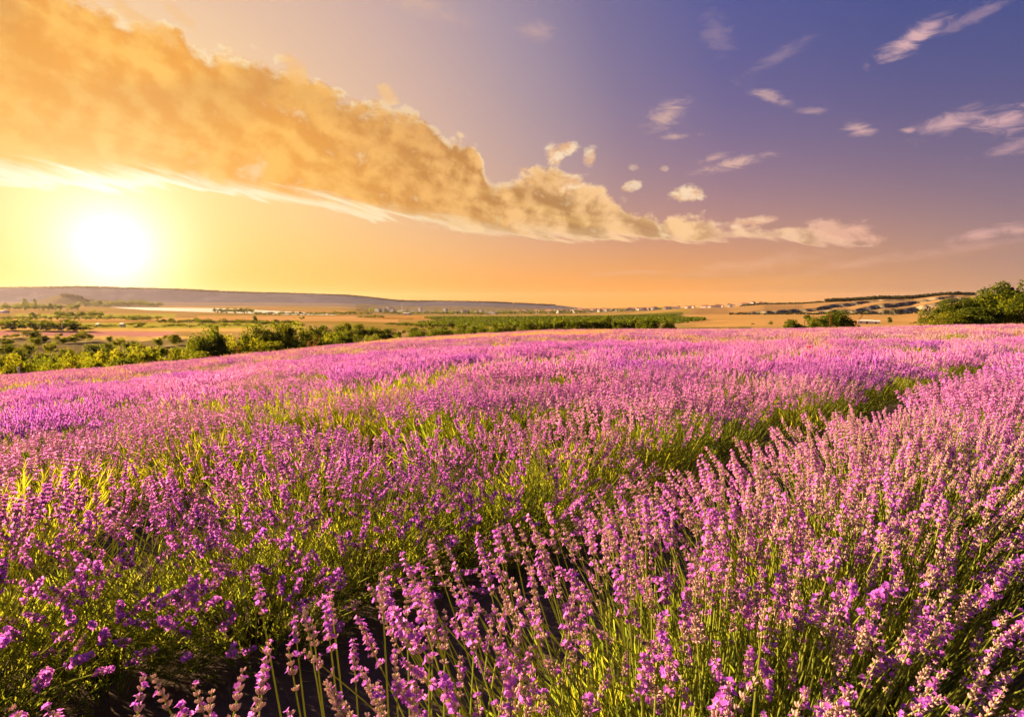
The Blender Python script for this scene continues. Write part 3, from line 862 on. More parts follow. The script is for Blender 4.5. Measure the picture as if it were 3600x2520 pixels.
def bush_meshes(lod, seed, nsp, nfol, bloom, cal, green=False):
    """(foliage mesh, spikes mesh) of a whole plant"""
    rg = np.random.default_rng(seed); r = random.Random(seed)
    leafL, leafW = {1: (0.075, 0.0042), 2: (0.10, 0.0065), 3: (0.13, 0.012)}[lod]
    leaves = {1: 10, 2: 6, 3: 3}[lod]
    V, F, m_ = join(foliage_parts(rg, nfol, leaves, 0.48 if green else (0.37 if lod < 3 else 0.48), R(46), leafL, leafW, 2 if lod == 1 else 1, stems=lod < 3))
    fol = mesh_from('foliage', V, F, [M_LEAFG if (green or seed % 2) else M_LEAF, M_STEM], m_)
    ph, q, til = mound_dirs(nsp, R(38), rg)
    base = np.stack([np.cos(ph) * 0.22 * q, np.sin(ph) * 0.22 * q, np.full(nsp, 0.13)], 1)
    d = np.stack([np.sin(til) * np.cos(ph), np.sin(til) * np.sin(ph), np.cos(til)], 1)
    ln = rg.uniform(0.34, 0.46, nsp)
    stemW = {1: 0.0016, 2: 0.0022, 3: 0.004}[lod]
    St = spindle(1.0, stemW, 3, (0.5,), (1.0,), 2)
    Fs = frames(d) * np.stack([np.ones(nsp), np.ones(nsp), ln], 1)[:, None, :]
    parts = [scatter(St, Fs, base)]
    tip = base + d * (ln * 0.97)[:, None]
    nv = 5
    dh = d * np.array([1, 1, 1.0]) + np.array([[0, 0, 0.45]])
    for v_ in range(nv):
        sel = np.arange(nsp) % nv == v_
        L = r.uniform(0.055, 0.085)
        T = head_mesh(r, L, 1, bloom * r.uniform(.6, 1.4)) if lod == 1 else head_lod(r, L * (1.0 if lod == 2 else 1.15), lod, bloom * r.uniform(.6, 1.4))
        n_ = sel.sum()
        Fh = frames(dh[sel], rg.uniform(0, 6.3, n_)) * rg.uniform(0.85, 1.2, n_)[:, None, None]
        parts.append(scatter(T, Fh, tip[sel]))
    V, F, m_ = join(parts)
    return fol, mesh_from('flower_spikes', V, F, [cal, M_PETAL, M_STEM], m_)

B1 = [bush_meshes(1, 600, 165, 165, .42, M_CALYX_V), bush_meshes(1, 601, 155, 165, .30, M_CALYX), bush_meshes(1, 602, 165, 165, .5, M_CALYX_V), bush_meshes(1, 603, 130, 190, .12, M_CALYX),
      bush_meshes(1, 604, 28, 230, .5, M_CALYX, True)]
B2 = [bush_meshes(2, 700, 145, 140, .42, M_CALYX_V), bush_meshes(2, 701, 135, 140, .34, M_CALYX), bush_meshes(2, 702, 150, 140, .52, M_CALYX_V), bush_meshes(2, 703, 110, 170, .14, M_CALYX),
      bush_meshes(2, 704, 22, 190, .5, M_CALYX, True)]
B3 = [bush_meshes(3, 800, 72, 130, .40, M_CALYX_V), bush_meshes(3, 801, 68, 130, .34, M_CALYX), bush_meshes(3, 802, 78, 120, .55, M_CALYX_V), bush_meshes(3, 803, 50, 150, .2, M_CALYX),
      bush_meshes(3, 804, 12, 110, .5, M_CALYX, True)]

# ------------------------------------------------------------------ lavender: the rows
RA = np.array([math.sin(R(47)), math.cos(R(47))])       # along the rows
RN = np.array([-math.cos(R(47)), math.sin(R(47))])      # across, away from the camera
S0, DS, STEP = 0.53, 1.54, 0.44
plants = []
for k in range(-6, 110):
    s = S0 + DS * k
    a = -180.0
    rr_ = random.Random(900 + k)
    a += rr_.uniform(0, STEP)
    while a < 150:
        a += STEP * rr_.uniform(0.85, 1.2) * (0.86 if k == 0 else 1.0)
        sx = s + 0.10 * math.sin(a * 0.11 + k) + rr_.uniform(-.12, .12)
        x, y = RA[0] * a + RN[0] * sx, RA[1] * a + RN[1] * sx
        r_ = math.hypot(x, y)
        if r_ > 150: continue
        az_ = math.degrees(math.atan2(x, y))
        if abs(az_) > 54 and r_ > 9.0: continue
        if k >= 1 and r_ > 3.0 and rr_.random() < 0.13: continue        # gaps where a plant has died
        plants.append((x, y, k, a, rr_.random(), rr_.random()))
PX_, D_ = col_depth([q[0] for q in plants], [q[1] for q in plants])
De_ = edge_depth([q[0] for q in plants], [q[1] for q in plants])
zz = ground_z([q[0] for q in plants], [q[1] for q in plants])
plants = [(x, y, float(z), k, a, u, v, float(D), float(px)) for (x, y, k, a, u, v), z, D, px, de in zip(plants, zz, D_, PX_, De_) if D < de]
def is_green(x, y, k):
    if k <= 1 and math.hypot(x, y) < 5: return False
    g_ = wob(np.array([x * 0.75 + y * 0.35]), np.array([y - 0.55 * x]), 2.6, 1.1 + 0.5 * k)[0]
    return g_ > (0.42 if math.hypot(x, y) < 7 else 0.28) and math.hypot(x, y) > 2.6

_o = 'zeroth first second third fourth fifth sixth seventh eighth ninth tenth eleventh twelfth thirteenth fourteenth fifteenth sixteenth seventeenth eighteenth nineteenth'.split()
_tn = ['', '', 'twenty', 'thirty', 'forty', 'fifty', 'sixty', 'seventy', 'eighty', 'ninety']
def nth(n):
    if n < 20: return _o[n]
    return (_tn[n // 10] + '-' + _o[n % 10]) if n % 10 else _tn[n // 10][:-1] + 'ieth'
def inframe(x, y, z, m_=0.35):
    return y > 0.2 and abs(x / y) < 0.9 + m_ / y
plants.sort(key=lambda q: math.hypot(q[0], q[1]))
L0 = [q for q in plants if q[3] in (0, 1) and q[7] < 3.3 and inframe(*q[:3], 0.45) and math.hypot(q[0], q[1]) < 3.6]
L0 = L0[:20]
l0set = set(id(q) for q in L0)
rest = [q for q in plants if id(q) not in l0set]
byrow = {}
for q in L0: byrow.setdefault(q[3], []).append(q)
for k in byrow: byrow[k].sort(key=lambda q: q[4])
rowname = {0: 'nearest', 1: 'second'}
look = {0: 'pale budding lavender plant', 1: 'violet flowering lavender plant'}
n_l0 = 0
for k, ps in byrow.items():
    for i, (x, y, z, kk, a, u, v, D, px) in enumerate(ps):
        rt = empty('lavender_plant', (x, y, z))
        tag(rt, '%s in the %s row, %s from its left end' % (look[k], rowname[k], nth(i + 1)), 'lavender', 'lavender plants at the front of the field')
        fo = obj('foliage', FOL0[int(u * 3.99) if k == 0 else 1 + 2 * int(u * 1.99)], rt, Matrix.Rotation(v * 6.28, 4, 'Z') @ Matrix.Diagonal((1, 1, 1.0 if k == 0 else 0.8, 1)))
        fo['kind'] = 'stuff'
        wb = obj('woody_base', WOODY[n_l0 % 3], rt, Matrix.Rotation(u * 6.28, 4, 'Z'))
        rl = random.Random(int(a * 1000) + k)
        ns = 185 if k == 0 else 185
        if k == 1 and v < 0.2: ns = 130
        for j in range(ns):
            ph = rl.uniform(0, 2 * math.pi); qq = math.sqrt(rl.random()); til = qq * R(38 if k == 0 else 56) + rl.gauss(0, .05)
            base = Vector((math.cos(ph) * .29 * qq, math.sin(ph) * .29 * qq, .09 + rl.uniform(-.03, .04)))
            d = Vector((math.sin(til) * math.cos(ph), math.sin(til) * math.sin(ph), math.cos(til)))
            xh = Vector((math.cos(ph), math.sin(ph), 0)); xa = (xh - d * xh.dot(d)).normalized(); ya = d.cross(xa)
            me, tip, td, L = STALKS[rl.randrange(8)]
            sc = rl.uniform(.92, 1.18)
            M = Matrix(((xa.x, ya.x, d.x, 0), (xa.y, ya.y, d.y, 0), (xa.z, ya.z, d.z, 0), (0, 0, 0, 1)))
            M = Matrix.Translation(base) @ M @ Matrix.Diagonal((1, 1, sc, 1))
            st = obj('flower_stalk', me, rt, M)
            w = rl.random()
            if k == 0: hs = HEADS_PALE if w < .68 else (HEADS_BLOOM if w < .96 else HEADS_VIOLET)
            else: hs = HEADS_VIOLET if w < .62 else (HEADS_BLOOM if w < .85 else HEADS_PALE)
            H = Matrix.Translation(tip) @ td.to_track_quat('Z', 'Y').to_matrix().to_4x4() @ Matrix.Rotation(rl.uniform(0, 6.3), 4, 'Z') @ Matrix.Diagonal((1.0, 1.0, 1.0 / sc, 1)) @ Matrix.Scale(rl.uniform(.82, 1.15), 4)
            obj('flower_head', hs[rl.randrange(len(hs))], st, H)
        n_l0 += 1

# plants one can still pick out one by one, then the rest of the field as one mass
inview = [q for q in rest if inframe(*q[:3], 0.3) and q[7] > 0.4]
mid = inview[:300 - n_l0]
midset = set(id(q) for q in mid)
rows_mid = {}
for q in mid: rows_mid.setdefault(q[3], []).append(q)
for k, ps in rows_mid.items():
    ps.sort(key=lambda q: q[4])
    rn = 'row at the bottom edge' if k < 0 else nth(k + 1) + ' row'
    n_before = len(byrow.get(k, []))
    for i, (x, y, z, kk, a, u, v, D, px) in enumerate(ps):
        gr = is_green(x, y, k)
        dist = math.hypot(x, y)
        B = B1 if dist < 7.5 else B2
        vi = 4 if gr else (3 if u < .20 + .34 * (wob(np.array([x]), np.array([y]), 3.1, 2.2)[0] > .3) else int(v * 2.999))
        f_, s_ = B[vi]
        kind_ = 'yellow green lavender plant' if gr else ('pale pink lavender plant' if vi == 3 else 'purple lavender plant')
        rt = empty('lavender_plant', (x, y, z), v * 6.28, (0.90 + .34 * u, 0.90 + .34 * v, 0.80 + .44 * u))
        tag(rt, '%s in the %s, %s from its left end' % (kind_, rn, nth(i + 1 + n_before)), 'lavender', 'lavender plants in the %s' % rn)
        fo = obj('foliage', f_, rt); fo['kind'] = 'stuff'
        so = obj('flower_spikes', s_, rt); so['kind'] = 'stuff'
far_pl = [q for q in rest if id(q) not in midset]

src = bpy.data.collections.new('lavender_sources')
SRC = []
for nm, B in (('near', B2), ('far', B3), ('close', B1)):
    for k, (f_, s_) in enumerate(B):
        me = f_.copy()
        V1 = np.empty(len(f_.vertices) * 3, np.float32); f_.vertices.foreach_get('co', V1)
        V2 = np.empty(len(s_.vertices) * 3, np.float32); s_.vertices.foreach_get('co', V2)
        F1 = np.empty(len(f_.polygons) * 3, np.int32); f_.loops.foreach_get('vertex_index', F1)
        F2 = np.empty(len(s_.polygons) * 3, np.int32); s_.loops.foreach_get('vertex_index', F2)
        m1 = np.empty(len(f_.polygons), np.int32); f_.polygons.foreach_get('material_index', m1)
        m2 = np.empty(len(s_.polygons), np.int32); s_.polygons.foreach_get('material_index', m2)
        V, F, m_ = join([(V1.reshape(-1, 3), F1.reshape(-1, 3), m1), (V2.reshape(-1, 3), F2.reshape(-1, 3), m2 + 2)])
        me = mesh_from('lavender_clump', V, F, [f_.materials[0], f_.materials[1], s_.materials[0], s_.materials[1], s_.materials[2]], m_)
        ob = bpy.data.objects.new('source_%s_%d' % (nm, k), me)
        src.objects.link(ob); SRC.append(ob)

def instancer(name, pts, rot, scl, idx_, sources):
    """one object that sets copies of the source meshes on points (geometry nodes)"""
    me = bpy.data.meshes.new(name)
    me.vertices.add(len(pts)); me.vertices.foreach_set('co', np.asarray(pts, np.float32).ravel())
    for nm, arr, typ in (('rot', rot, 'FLOAT'), ('scl', scl, 'FLOAT'), ('pick', idx_, 'INT')):
        at_ = me.attributes.new(nm, typ, 'POINT')
        at_.data.foreach_set('value', np.asarray(arr, np.int32 if typ == 'INT' else np.float32))
    ob = obj(name, me)
    ng = bpy.data.node_groups.new(name, 'GeometryNodeTree')
    ng.interface.new_socket('Geometry', in_out='INPUT', socket_type='NodeSocketGeometry')
    ng.interface.new_socket('Geometry', in_out='OUTPUT', socket_type='NodeSocketGeometry')
    gi = ng.nodes.new('NodeGroupInput'); go = ng.nodes.new('NodeGroupOutput')
    jn = ng.nodes.new('GeometryNodeJoinGeometry')
    def named(nm, typ):
        n = ng.nodes.new('GeometryNodeInputNamedAttribute'); n.data_type = typ
        n.inputs['Name'].default_value = nm
        return n.outputs['Attribute']
    rz = ng.nodes.new('ShaderNodeCombineXYZ'); ng.links.new(named('rot', 'FLOAT'), rz.inputs['Z'])
    pk = named('pick', 'INT'); sc_ = named('scl', 'FLOAT')
    for k, so in enumerate(sources):
        oi = ng.nodes.new('GeometryNodeObjectInfo'); oi.inputs['Object'].default_value = so
        oi.inputs['As Instance'].default_value = True
        cmp_ = ng.nodes.new('FunctionNodeCompare'); cmp_.data_type = 'INT'; cmp_.operation = 'EQUAL'
        ng.links.new(pk, cmp_.inputs[2]); cmp_.inputs[3].default_value = k
        ip = ng.nodes.new('GeometryNodeInstanceOnPoints')
        ng.links.new(gi.outputs[0], ip.inputs['Points'])
        ng.links.new(cmp_.outputs[0], ip.inputs['Selection'])
        ng.links.new(oi.outputs['Geometry'], ip.inputs['Instance'])
        ng.links.new(rz.outputs[0], ip.inputs['Rotation'])
        ng.links.new(sc_, ip.inputs['Scale'])
        ng.links.new(ip.outputs[0], jn.inputs[0])
    ng.links.new(jn.outputs[0], go.inputs[0])
    md = ob.modifiers.new('scatter', 'NODES'); md.node_group = ng
    return ob
pts, rot, scl, pk = [], [], [], []
for (x, y, z, k, a, u, v, D, px) in far_pl:
    dist = math.hypot(x, y)
    gr = is_green(x, y, k) if dist < 34 else wob(np.array([x]), np.array([y * .35]), 7, 3.1)[0] > 0.45
    vi = 4 if gr else (3 if u < .14 + .4 * (wob(np.array([x]), np.array([y]), 4.3, 5.2)[0] > .3) else int(v * 2.999))
    dryp = wob(np.array([x * .6]), np.array([y]), 11, 0.7)[0]
    dry = (30 < D and 900 < px < 2150 and dryp > 0.22 and v < .75) or (dist > 14 and dryp > .5 and v < .4) or (dist > 20 and v < .05)
    pts.append((x, y, z)); rot.append(v * 6.28); scl.append((0.9 + .28 * u) * (1.12 if dist > 28 else 1.0))
    pk.append(15 if dry else vi + (10 if dist < 8 else (0 if dist < 24 else 5)))
# dry grass that has seeded itself between the far rows
rg = np.random.default_rng(83)
tf = foliage_parts(rg, 90, 6, 0.62, R(40), 0.14, 0.015, 1, stems=False, br=0.4)
V, F, m_ = join(tf)
ob = bpy.data.objects.new('source_dry', mesh_from('dry_tuft', V, F, [M_DRY, M_STEM], m_)); src.objects.link(ob); SRC.append(ob)
fm = instancer('lavender_rows', pts, rot, scl, pk, SRC)
tag(fm, 'rows of purple lavender filling the far field up to its edge', None, None, 'stuff')
# dead twigs and leaf litter on the soil between the nearest rows
rg = np.random.default_rng(91)
n = 5200
lx = rg.uniform(-4.5, 5.0, n); ly = rg.uniform(0.3, 7.0, n)
d = np.stack([rg.normal(0, 1, n), rg.normal(0, 1, n), rg.normal(0, .16, n)], 1)
d /= np.linalg.norm(d, axis=1, keepdims=True)
T = spindle(1.0, 0.0016, 3, (0.5,), (1.0,))
ln = rg.uniform(.03, .15, n)
V, F, m_ = scatter(T, frames(d) * np.stack([np.ones(n), np.ones(n), ln], 1)[:, None, :], np.stack([lx, ly, ground_z(lx, ly) + rg.uniform(.004, .02, n)], 1))
tag(obj('litter', mesh_from('litter', V, F, [M_LITTER], m_)), 'dry twigs and litter on the soil between the nearest rows', None, None, 'stuff')
print('plants', n_l0, len(mid), len(far_pl))

# ------------------------------------------------------------------ trees and shrubs
def crown(seed, nleaf, leaf, lobes, low, wide, mat, top=1.0, squash=1.0):
    rg = np.random.default_rng(seed)
    c = []
    while len(c) < lobes:
        q = rg.uniform(-1, 1, 3)
        if np.linalg.norm(q) > 1: continue
        c.append(q)
    c = np.array(c)
    lr = rg.uniform(0.08, 0.24, lobes) * squash
    mid_ = (low + top) / 2; half = (top - low) / 2
    cz = mid_ + c[:, 2] * (half - 0.12)
    taper = np.clip(1.15 - 0.75 * np.abs((cz - (low + .42 * (top - low))) / (top - low)), .3, 1)
    C = np.stack([c[:, 0] * (wide / 2 - 0.08) * taper, c[:, 1] * (wide / 2 - 0.08) * taper, cz], 1)
    k = rg.integers(0, lobes, nleaf)
    d = rg.normal(0, 1, (nleaf, 3)); d[:, 2] += 0.25
    d /= np.linalg.norm(d, axis=1, keepdims=True)
    rr_ = lr[k] * (rg.uniform(0.45, 1.0, nleaf) ** 0.6) * (1 + 0.22 * np.sin(d[:, 0] * 7 + k) * np.cos(d[:, 1] * 6 + k))
    pos = C[k] + d * rr_[:, None]
    pos[:, 2] = np.maximum(pos[:, 2], 0.02)
    T = (np.array([(0, -.1, 0), (.42, .35, .06), (0, 1, .0), (-.42, .35, .06)], float) * leaf, np.array([[0, 1, 2], [0, 2, 3]]), np.array([0, 0]))
    nd = d + rg.normal(0, .55, (nleaf, 3))
    Fm = frames(nd, rg.uniform(0, 6.3, nleaf)) * rg.uniform(0.6, 1.35, nleaf)[:, None, None]
    V, F, m_ = scatter(T, Fm, pos)
    return mesh_from('crown', V, F, [mat], m_), C

def trunk(C, rad_, low, seed):
    r = random.Random(seed)
    parts = [tube([(0, 0, -0.04), (0.01, 0.0, low * .5), (r.uniform(-.03, .03), r.uniform(-.03, .03), low + .18), (r.uniform(-.04, .04), r.uniform(-.04, .04), .72)], [rad_ * 1.3, rad_, rad_ * .8, rad_ * .25], 6)]
    for c in C[:6]:
        z0 = low * .55 + r.uniform(0, .22)
        parts.append(tube([(0, 0, z0), (c[0] * .4, c[1] * .4, z0 + (c[2] - z0) * .55), tuple(c)], [rad_ * .55, rad_ * .35, rad_ * .1], 5))
    V, F, m_ = join(parts)
    return mesh_from('trunk', V, F, [M_BARK], m_)

KINDS_T = {}
for nm, n, leaf, lobes, low, wide, mat in (('tree', 4200, .036, 22, .2, .95, M_TREE), ('tree', 4200, .036, 18, .16, 1.05, M_TREE), ('tree', 4600, .033, 26, .22, .9, M_TREE),
                                           ('shrub', 3600, .045, 18, .03, 1.0, M_TREE), ('shrub', 3600, .045, 15, .03, 1.1, M_TREE), ('shrub', 3800, .042, 20, .03, .95, M_TREE),
                                           ('yellow', 3400, .046, 16, .03, 1.0, M_TREEY), ('yellow', 3400, .046, 14, .04, .95, M_TREEY), ('yellow', 3600, .044, 19, .03, 1.1, M_TREEY),
                                           ('far', 420, .10, 9, .06, 1.0, M_TREE), ('far', 420, .10, 11, .08, .95, M_TREE), ('far', 460, .095, 8, .04, 1.05, M_TREE), ('fary', 420, .10, 10, .04, 1.0, M_TREEY)):
    sd = 1000 + 17 * sum(len(v_) for v_ in KINDS_T.values())
    cm, C = crown(sd, n, leaf, lobes, low, wide, mat)
    KINDS_T.setdefault(nm, []).append((cm, trunk(C, .022, low, sd)))
cm, C = crown(1999, 420, .08, 12, .08, .30, M_TREE, 1.0, .55)
KINDS_T['poplar'] = [(cm, trunk(C, .02, .1, 3))]
rt_ = random.Random(77)
def tree(px, ytop, wpx, D, kind, label, group=None, parts=True, cat='tree', hmin=0.8):
    x, y, z = at(px, D)
    h = max(hmin, z_at(ytop, D) - z)
    h *= 1.1
    w = max(1.28 * wpx * D / 2000.0, h * .25)
    cm, tm = KINDS_T[kind][rt_.randrange(len(KINDS_T[kind]))]
    nm = {'shrub': 'shrub', 'yellow': 'shrub', 'poplar': 'poplar_tree'}.get(kind, 'tree')
    sw = w if kind != 'poplar' else w / .3
    rt = empty(nm, (x, y, z - 0.05), rt_.uniform(0, 6.28), (sw, sw, h))
    tag(rt, label, 'shrub' if nm == 'shrub' else cat, group)
    obj('crown', cm, rt)
    if parts: obj('trunk', tm, rt)
    return rt

G1 = 'shrubs along the left edge of the lavender field'
for px, yt, w, D, kd, lb in [
    (28, 1258, 95, 70, 'yellow', 'bright yellow green shrub at the left end of the field edge'),
    (98, 1282, 50, 68, 'yellow', 'small yellow shrub next to the leftmost shrub'),
    (140, 1290, 46, 66, 'yellow', 'lowest yellow shrub in the gap left of the shrub row'),
    (186, 1270, 66, 70, 'yellow', 'low yellow shrub left of the leafy green ones'),
    (240, 1246, 84, 75, 'yellow', 'pointed yellow green shrub behind dry weeds'),
    (300, 1262, 74, 72, 'yellow', 'rounded low yellow shrub between two taller ones'),
    (352, 1240, 90, 78, 'yellow', 'broad yellow green shrub left of the sunlit dome'),
    (412, 1230, 105, 82, 'yellow', 'sunlit dome shaped shrub in the middle of the left row'),
    (492, 1222, 115, 86, 'yellow', 'widest sunlit shrub of the left row'),
    (430, 1262, 120, 74, 'shrub', 'dark low shrub under the sunlit dome'),
    (560, 1228, 72, 88, 'shrub', 'green upright shrub left of the tall tree'),
    (604, 1238, 60, 88, 'yellow', 'narrow bright shrub between green shrubs by the tall tree'),
    (664, 1234, 110, 84, 'shrub', 'round dark shrub at the foot of the tall tree'),
    (830, 1188, 84, 112, 'yellow', 'yellowish shrub right of the tall tree'),
    (898, 1192, 100, 100, 'yellow', 'sunlit shrub in front of the dark twin trees'),
    (960, 1205, 70, 100, 'shrub', 'dark shrub beside the domed tree'),
    (1105, 1186, 56, 120, 'yellow', 'small bright shrub right of the domed tree'),
    (1146, 1184, 66, 124, 'yellow', 'bright shrub left of the flat topped one'),
    (1196, 1166, 90, 128, 'shrub', 'flat topped green shrub above the field edge'),
    (1300, 1172, 66, 138, 'shrub', 'lone olive shrub on the stony slope'),
    (1245, 1188, 40, 130, 'shrub', 'tiny shrub on the stony slope left of the olive one')]:
    tree(px, yt, w, D, kd, lb, G1)
for k, px in enumerate([10, 62, 120, 165, 210, 268, 322, 385, 455, 530, 585, 635, 690, 745, 868, 935, 1010, 1075, 1130, 1170]):
    Dk = 78 + 16 * ((k * 7) % 5) / 4 + (px / 1200) * 34
    tree(px, 1258 - px * 0.072 + ((k * 5) % 4) * 6, 84 + (k * 13) % 34, Dk, 'shrub', 'dark scrub shrub in the hedge of the left field edge, %s from the left' % nth(k + 1), G1)
G2 = 'trees of the left ravine'
for px, yt, w, D, kd, lb in [
    (722, 1143, 120, 105, 'tree', 'tallest dark tree standing left beyond the field edge'),
    (772, 1172, 96, 108, 'tree', 'dark tree leaning on the right of the tallest tree'),
    (905, 1158, 110, 115, 'tree', 'rounded dark tree behind the sunlit shrub'),
    (1035, 1146, 140, 118, 'tree', 'broad domed dark tree right of the ravine'),
    (985, 1165, 90, 116, 'tree', 'dark tree filling the left side of the domed tree')]:
    tree(px, yt, w, D, kd, lb, G2)
G3 = 'trees lining the ravine beyond the field'
k3 = 0
for px, yt, w, D in [(1075, 1150, 50, 205), (1105, 1143, 50, 210), (1140, 1146, 56, 215), (1180, 1148, 56, 215), (1212, 1138, 52, 220), (1255, 1141, 56, 225), (1295, 1148, 56, 230), (1335, 1152, 56, 228), (1372, 1156, 64, 225), (1230, 1155, 66, 190), (1160, 1160, 66, 190), (1410, 1168, 60, 190), (1462, 1166, 66, 195), (1520, 1158, 66, 205), (1575, 1153, 70, 210), (1632, 1150, 66, 215), (1680, 1146, 60, 215), (1500, 1150, 60, 250), (1560, 1147, 60, 255), (1610, 1143, 60, 260), (1445, 1152, 60, 250), (1718, 1150, 56, 200)]:
    k3 += 1
    tree(px, yt, w, D, 'tree' if k3 % 3 else 'shrub', 'dark leafy tree, %s from the left in the line along the ravine' % nth(k3), G3)
G4 = 'trees along the far field edge'
k4 = 0
for px, yt, w, D in [(1744, 1135, 62, 170), (1790, 1137, 56, 172), (1826, 1130, 64, 170), (1879, 1127, 84, 168), (1920, 1135, 60, 165), (1966, 1112, 68, 165), (2005, 1133, 50, 160), (2062, 1117, 72, 162), (2100, 1130, 50, 160), (2130, 1115, 48, 160), (2175, 1130, 60, 155), (2222, 1123, 68, 155), (2262, 1128, 50, 152), (2288, 1112, 66, 150), (2356, 1125, 58, 150), (1700, 1142, 50, 175), (1660, 1148, 50, 178)]:
    k4 += 1
    tree(px, yt, w, D, 'tree' if k4 % 2 else 'shrub', 'dark green tree, %s from the left behind the far field edge' % nth(k4), G4)
G5 = 'shrubs in the dip right of the middle'
for px, yt, w, D, lb in [(2826, 1110, 92, 112, 'wide low dark shrub at the left of the right clump'), (2885, 1112, 70, 114, 'dark shrub in the middle of the right clump'), (2944, 1094, 112, 110, 'tallest dome shaped tree of the right clump'), (2785, 1124, 46, 110, 'smallest shrub at the left tip of the right clump'), (2998, 1130, 40, 108, 'low shrub at the right tip of the right clump')]:
    tree(px, yt, w, D, 'shrub' if 'shrub' in lb else 'tree', lb, G5)
G6 = 'big trees at the right edge'
for px, yt, w, D, kd, lb in [(3290, 1090, 90, 92, 'shrub', 'low green shrub at the left foot of the right hand trees'), (3355, 1060, 140, 96, 'tree', 'spreading green tree at the left of the right hand trees'), (3430, 1044, 140, 94, 'yellow', 'yellow green leafy shrub second from left among the right hand trees'), (3495, 1018, 160, 95, 'tree', 'tall leafy tree third from left at the right edge'),
                            (3575, 990, 175, 94, 'tree', 'tallest tree at the right edge of the picture'), (3592, 1042, 110, 84, 'yellow', 'sunlit yellowish shrub at the right edge below the tallest tree'), (3690, 1000, 170, 94, 'tree', 'tree cut off by the right edge'), (3440, 1085, 150, 86, 'shrub', 'dense shrub below the right hand trees'), (3330, 1100, 110, 86, 'yellow', 'yellowish shrub under the spreading right hand tree'), (3530, 1078, 130, 86, 'shrub', 'dark shrub below the tall right hand trees')]:
    tree(px, yt - 2, w, D, kd, lb, G6)

def clump(pxs, yt, w, D, group, what, kind='far', jy=6, jd=.04):
    for k, px in enumerate(pxs):
        tree(px + rt_.uniform(-4, 4), yt - 3 + rt_.uniform(-jy, jy), w * rt_.uniform(1.0, 1.65), D * rt_.uniform(1 - jd, 1 + jd), kind if rt_.random() > .15 or kind == 'poplar' else 'far', '%s, %s from the left' % (what, nth(k + 1)), group, parts=False)
LS = np.linspace
# scrub on the bank across the ravine
scr = [(43, 1172, 30, 250), (106, 1160, 58, 245), (150, 1180, 26, 240), (218, 1172, 44, 235), (285, 1165, 56, 240), (252, 1182, 30, 238), (330, 1212, 80, 165), (376, 1208, 50, 180), (172, 1202, 36, 195), (157, 1243, 84, 140), (20, 1212, 60, 190), (60, 1226, 50, 165), (415, 1188, 34, 215), (440, 1200, 24, 200), (550, 1186, 34, 225), (612, 1176, 44, 230), (590, 1176, 30, 250), (215, 1228, 40, 165), (100, 1206, 40, 185), (120, 1186, 36, 215), (240, 1224, 26, 178), (620, 1216, 40, 165), (700, 1200, 60, 160), (10, 1180, 44, 225), (280, 1250, 60, 135), (470, 1196, 20, 205), (380, 1180, 20, 235), (495, 1222, 36, 165), (800, 1180, 50, 200), (860, 1176, 50, 210), (940, 1172, 40, 215), (1010, 1172, 40, 205)]
for k, (px, yt, w, D) in enumerate(scr):
    tree(px, yt, w, D, 'shrub' if k % 4 else 'yellow', 'scrub bush on the brown bank, %s from the left' % nth(1 + sorted(q[0] for q in scr).index(px)), 'scrub on the bank across the ravine', parts=False)
clump(LS(5, 250, 13), 1128, 44, 350, 'trees in the left hedge of the plain', 'tree in the thick left hedge of the plain')
clump(LS(255, 300, 4), 1148, 26, 345, 'bushes beside the pole on the plain', 'bush in the low hedge by the pole')
clump([326, 345, 370, 388], 1146, 28, 420, 'bushes by the white hut', 'bush left of the white hut')
clump([478], 1132, 42, 420, 'lone trees of the plain', 'round lone tree right of the white hut')
clump([486, 412, 530, 545, 575, 588], 1152, 18, 430, 'small bushes by the hut', 'small bush on the meadow rim by the hut')
clump([118], 1104, 20, 640, 'lone trees of the plain far left', 'lone round bush on the far left stubble')
clump(LS(212, 350, 9), 1097, 24, 800, 'trees of the middle hedge', 'tree in the middle hedge left of the lake', jy=4)
clump(LS(468, 520, 4), 1114, 24, 640, 'trees of the dip', 'tree in the dip below the lake', jy=3)
clump(LS(562, 705, 10), 1124, 20, 560, 'trees of the meadow hedge', 'tree in the hedge above the yellow meadow', jy=4)
clump(LS(718, 905, 12), 1128, 30, 520, 'trees of the long hedge', 'tree in the long hedge right of the meadow', jy=5)
clump(LS(905, 1030, 8), 1128, 34, 480, 'trees of the hedge end', 'tree at the right end of the long hedge', jy=6)
clump([896], 1112, 9, 560, 'poplars of the plain', 'slim dark poplar in the long hedge', 'poplar', jy=1)
clump([1062], 1115, 14, 700, 'lone trees of the stubble', 'lone bush on the golden stubble')
clump(LS(765, 890, 10), 1086, 16, 1190, 'trees on the near shore of the lake', 'tree on the near shore of the lake', jy=4, jd=.02)
clump(LS(905, 1170, 20), 1100, 14, 1060, 'trees lining the right arm of the lake', 'tree lining the right arm of the lake', jy=2, jd=.02)
clump(LS(1180, 1300, 12), 1098, 14, 1150, 'trees between lake and town', 'tree between lake and town', jy=3)
clump(LS(1262, 1340, 9), 1112, 16, 860, 'trees on the golden field', 'tree in the bright copse on the golden field', 'fary', jy=3)
clump(LS(1354, 1452, 8), 1122, 13, 820, 'round trees in a row on the golden field', 'round tree in the spaced row on the golden field', jy=1, jd=.01)
clump(LS(1370, 1475, 8), 1137, 24, 480, 'trees of the dark hedge', 'tree in the dark hedge before the town', jy=2)
clump(LS(1475, 1600, 9), 1137, 34, 430, 'trees of the right hedge', 'tree in the thick hedge left of the orchard', jy=5)
clump(LS(1330, 1700, 34), 1098, 12, 1700, 'trees before the town', 'tree in the green belt before the town', jy=2)
clump(LS(1750, 2050, 22), 1096, 12, 1700, 'trees right of the town', 'tree in the green belt right of the town blocks', jy=3)
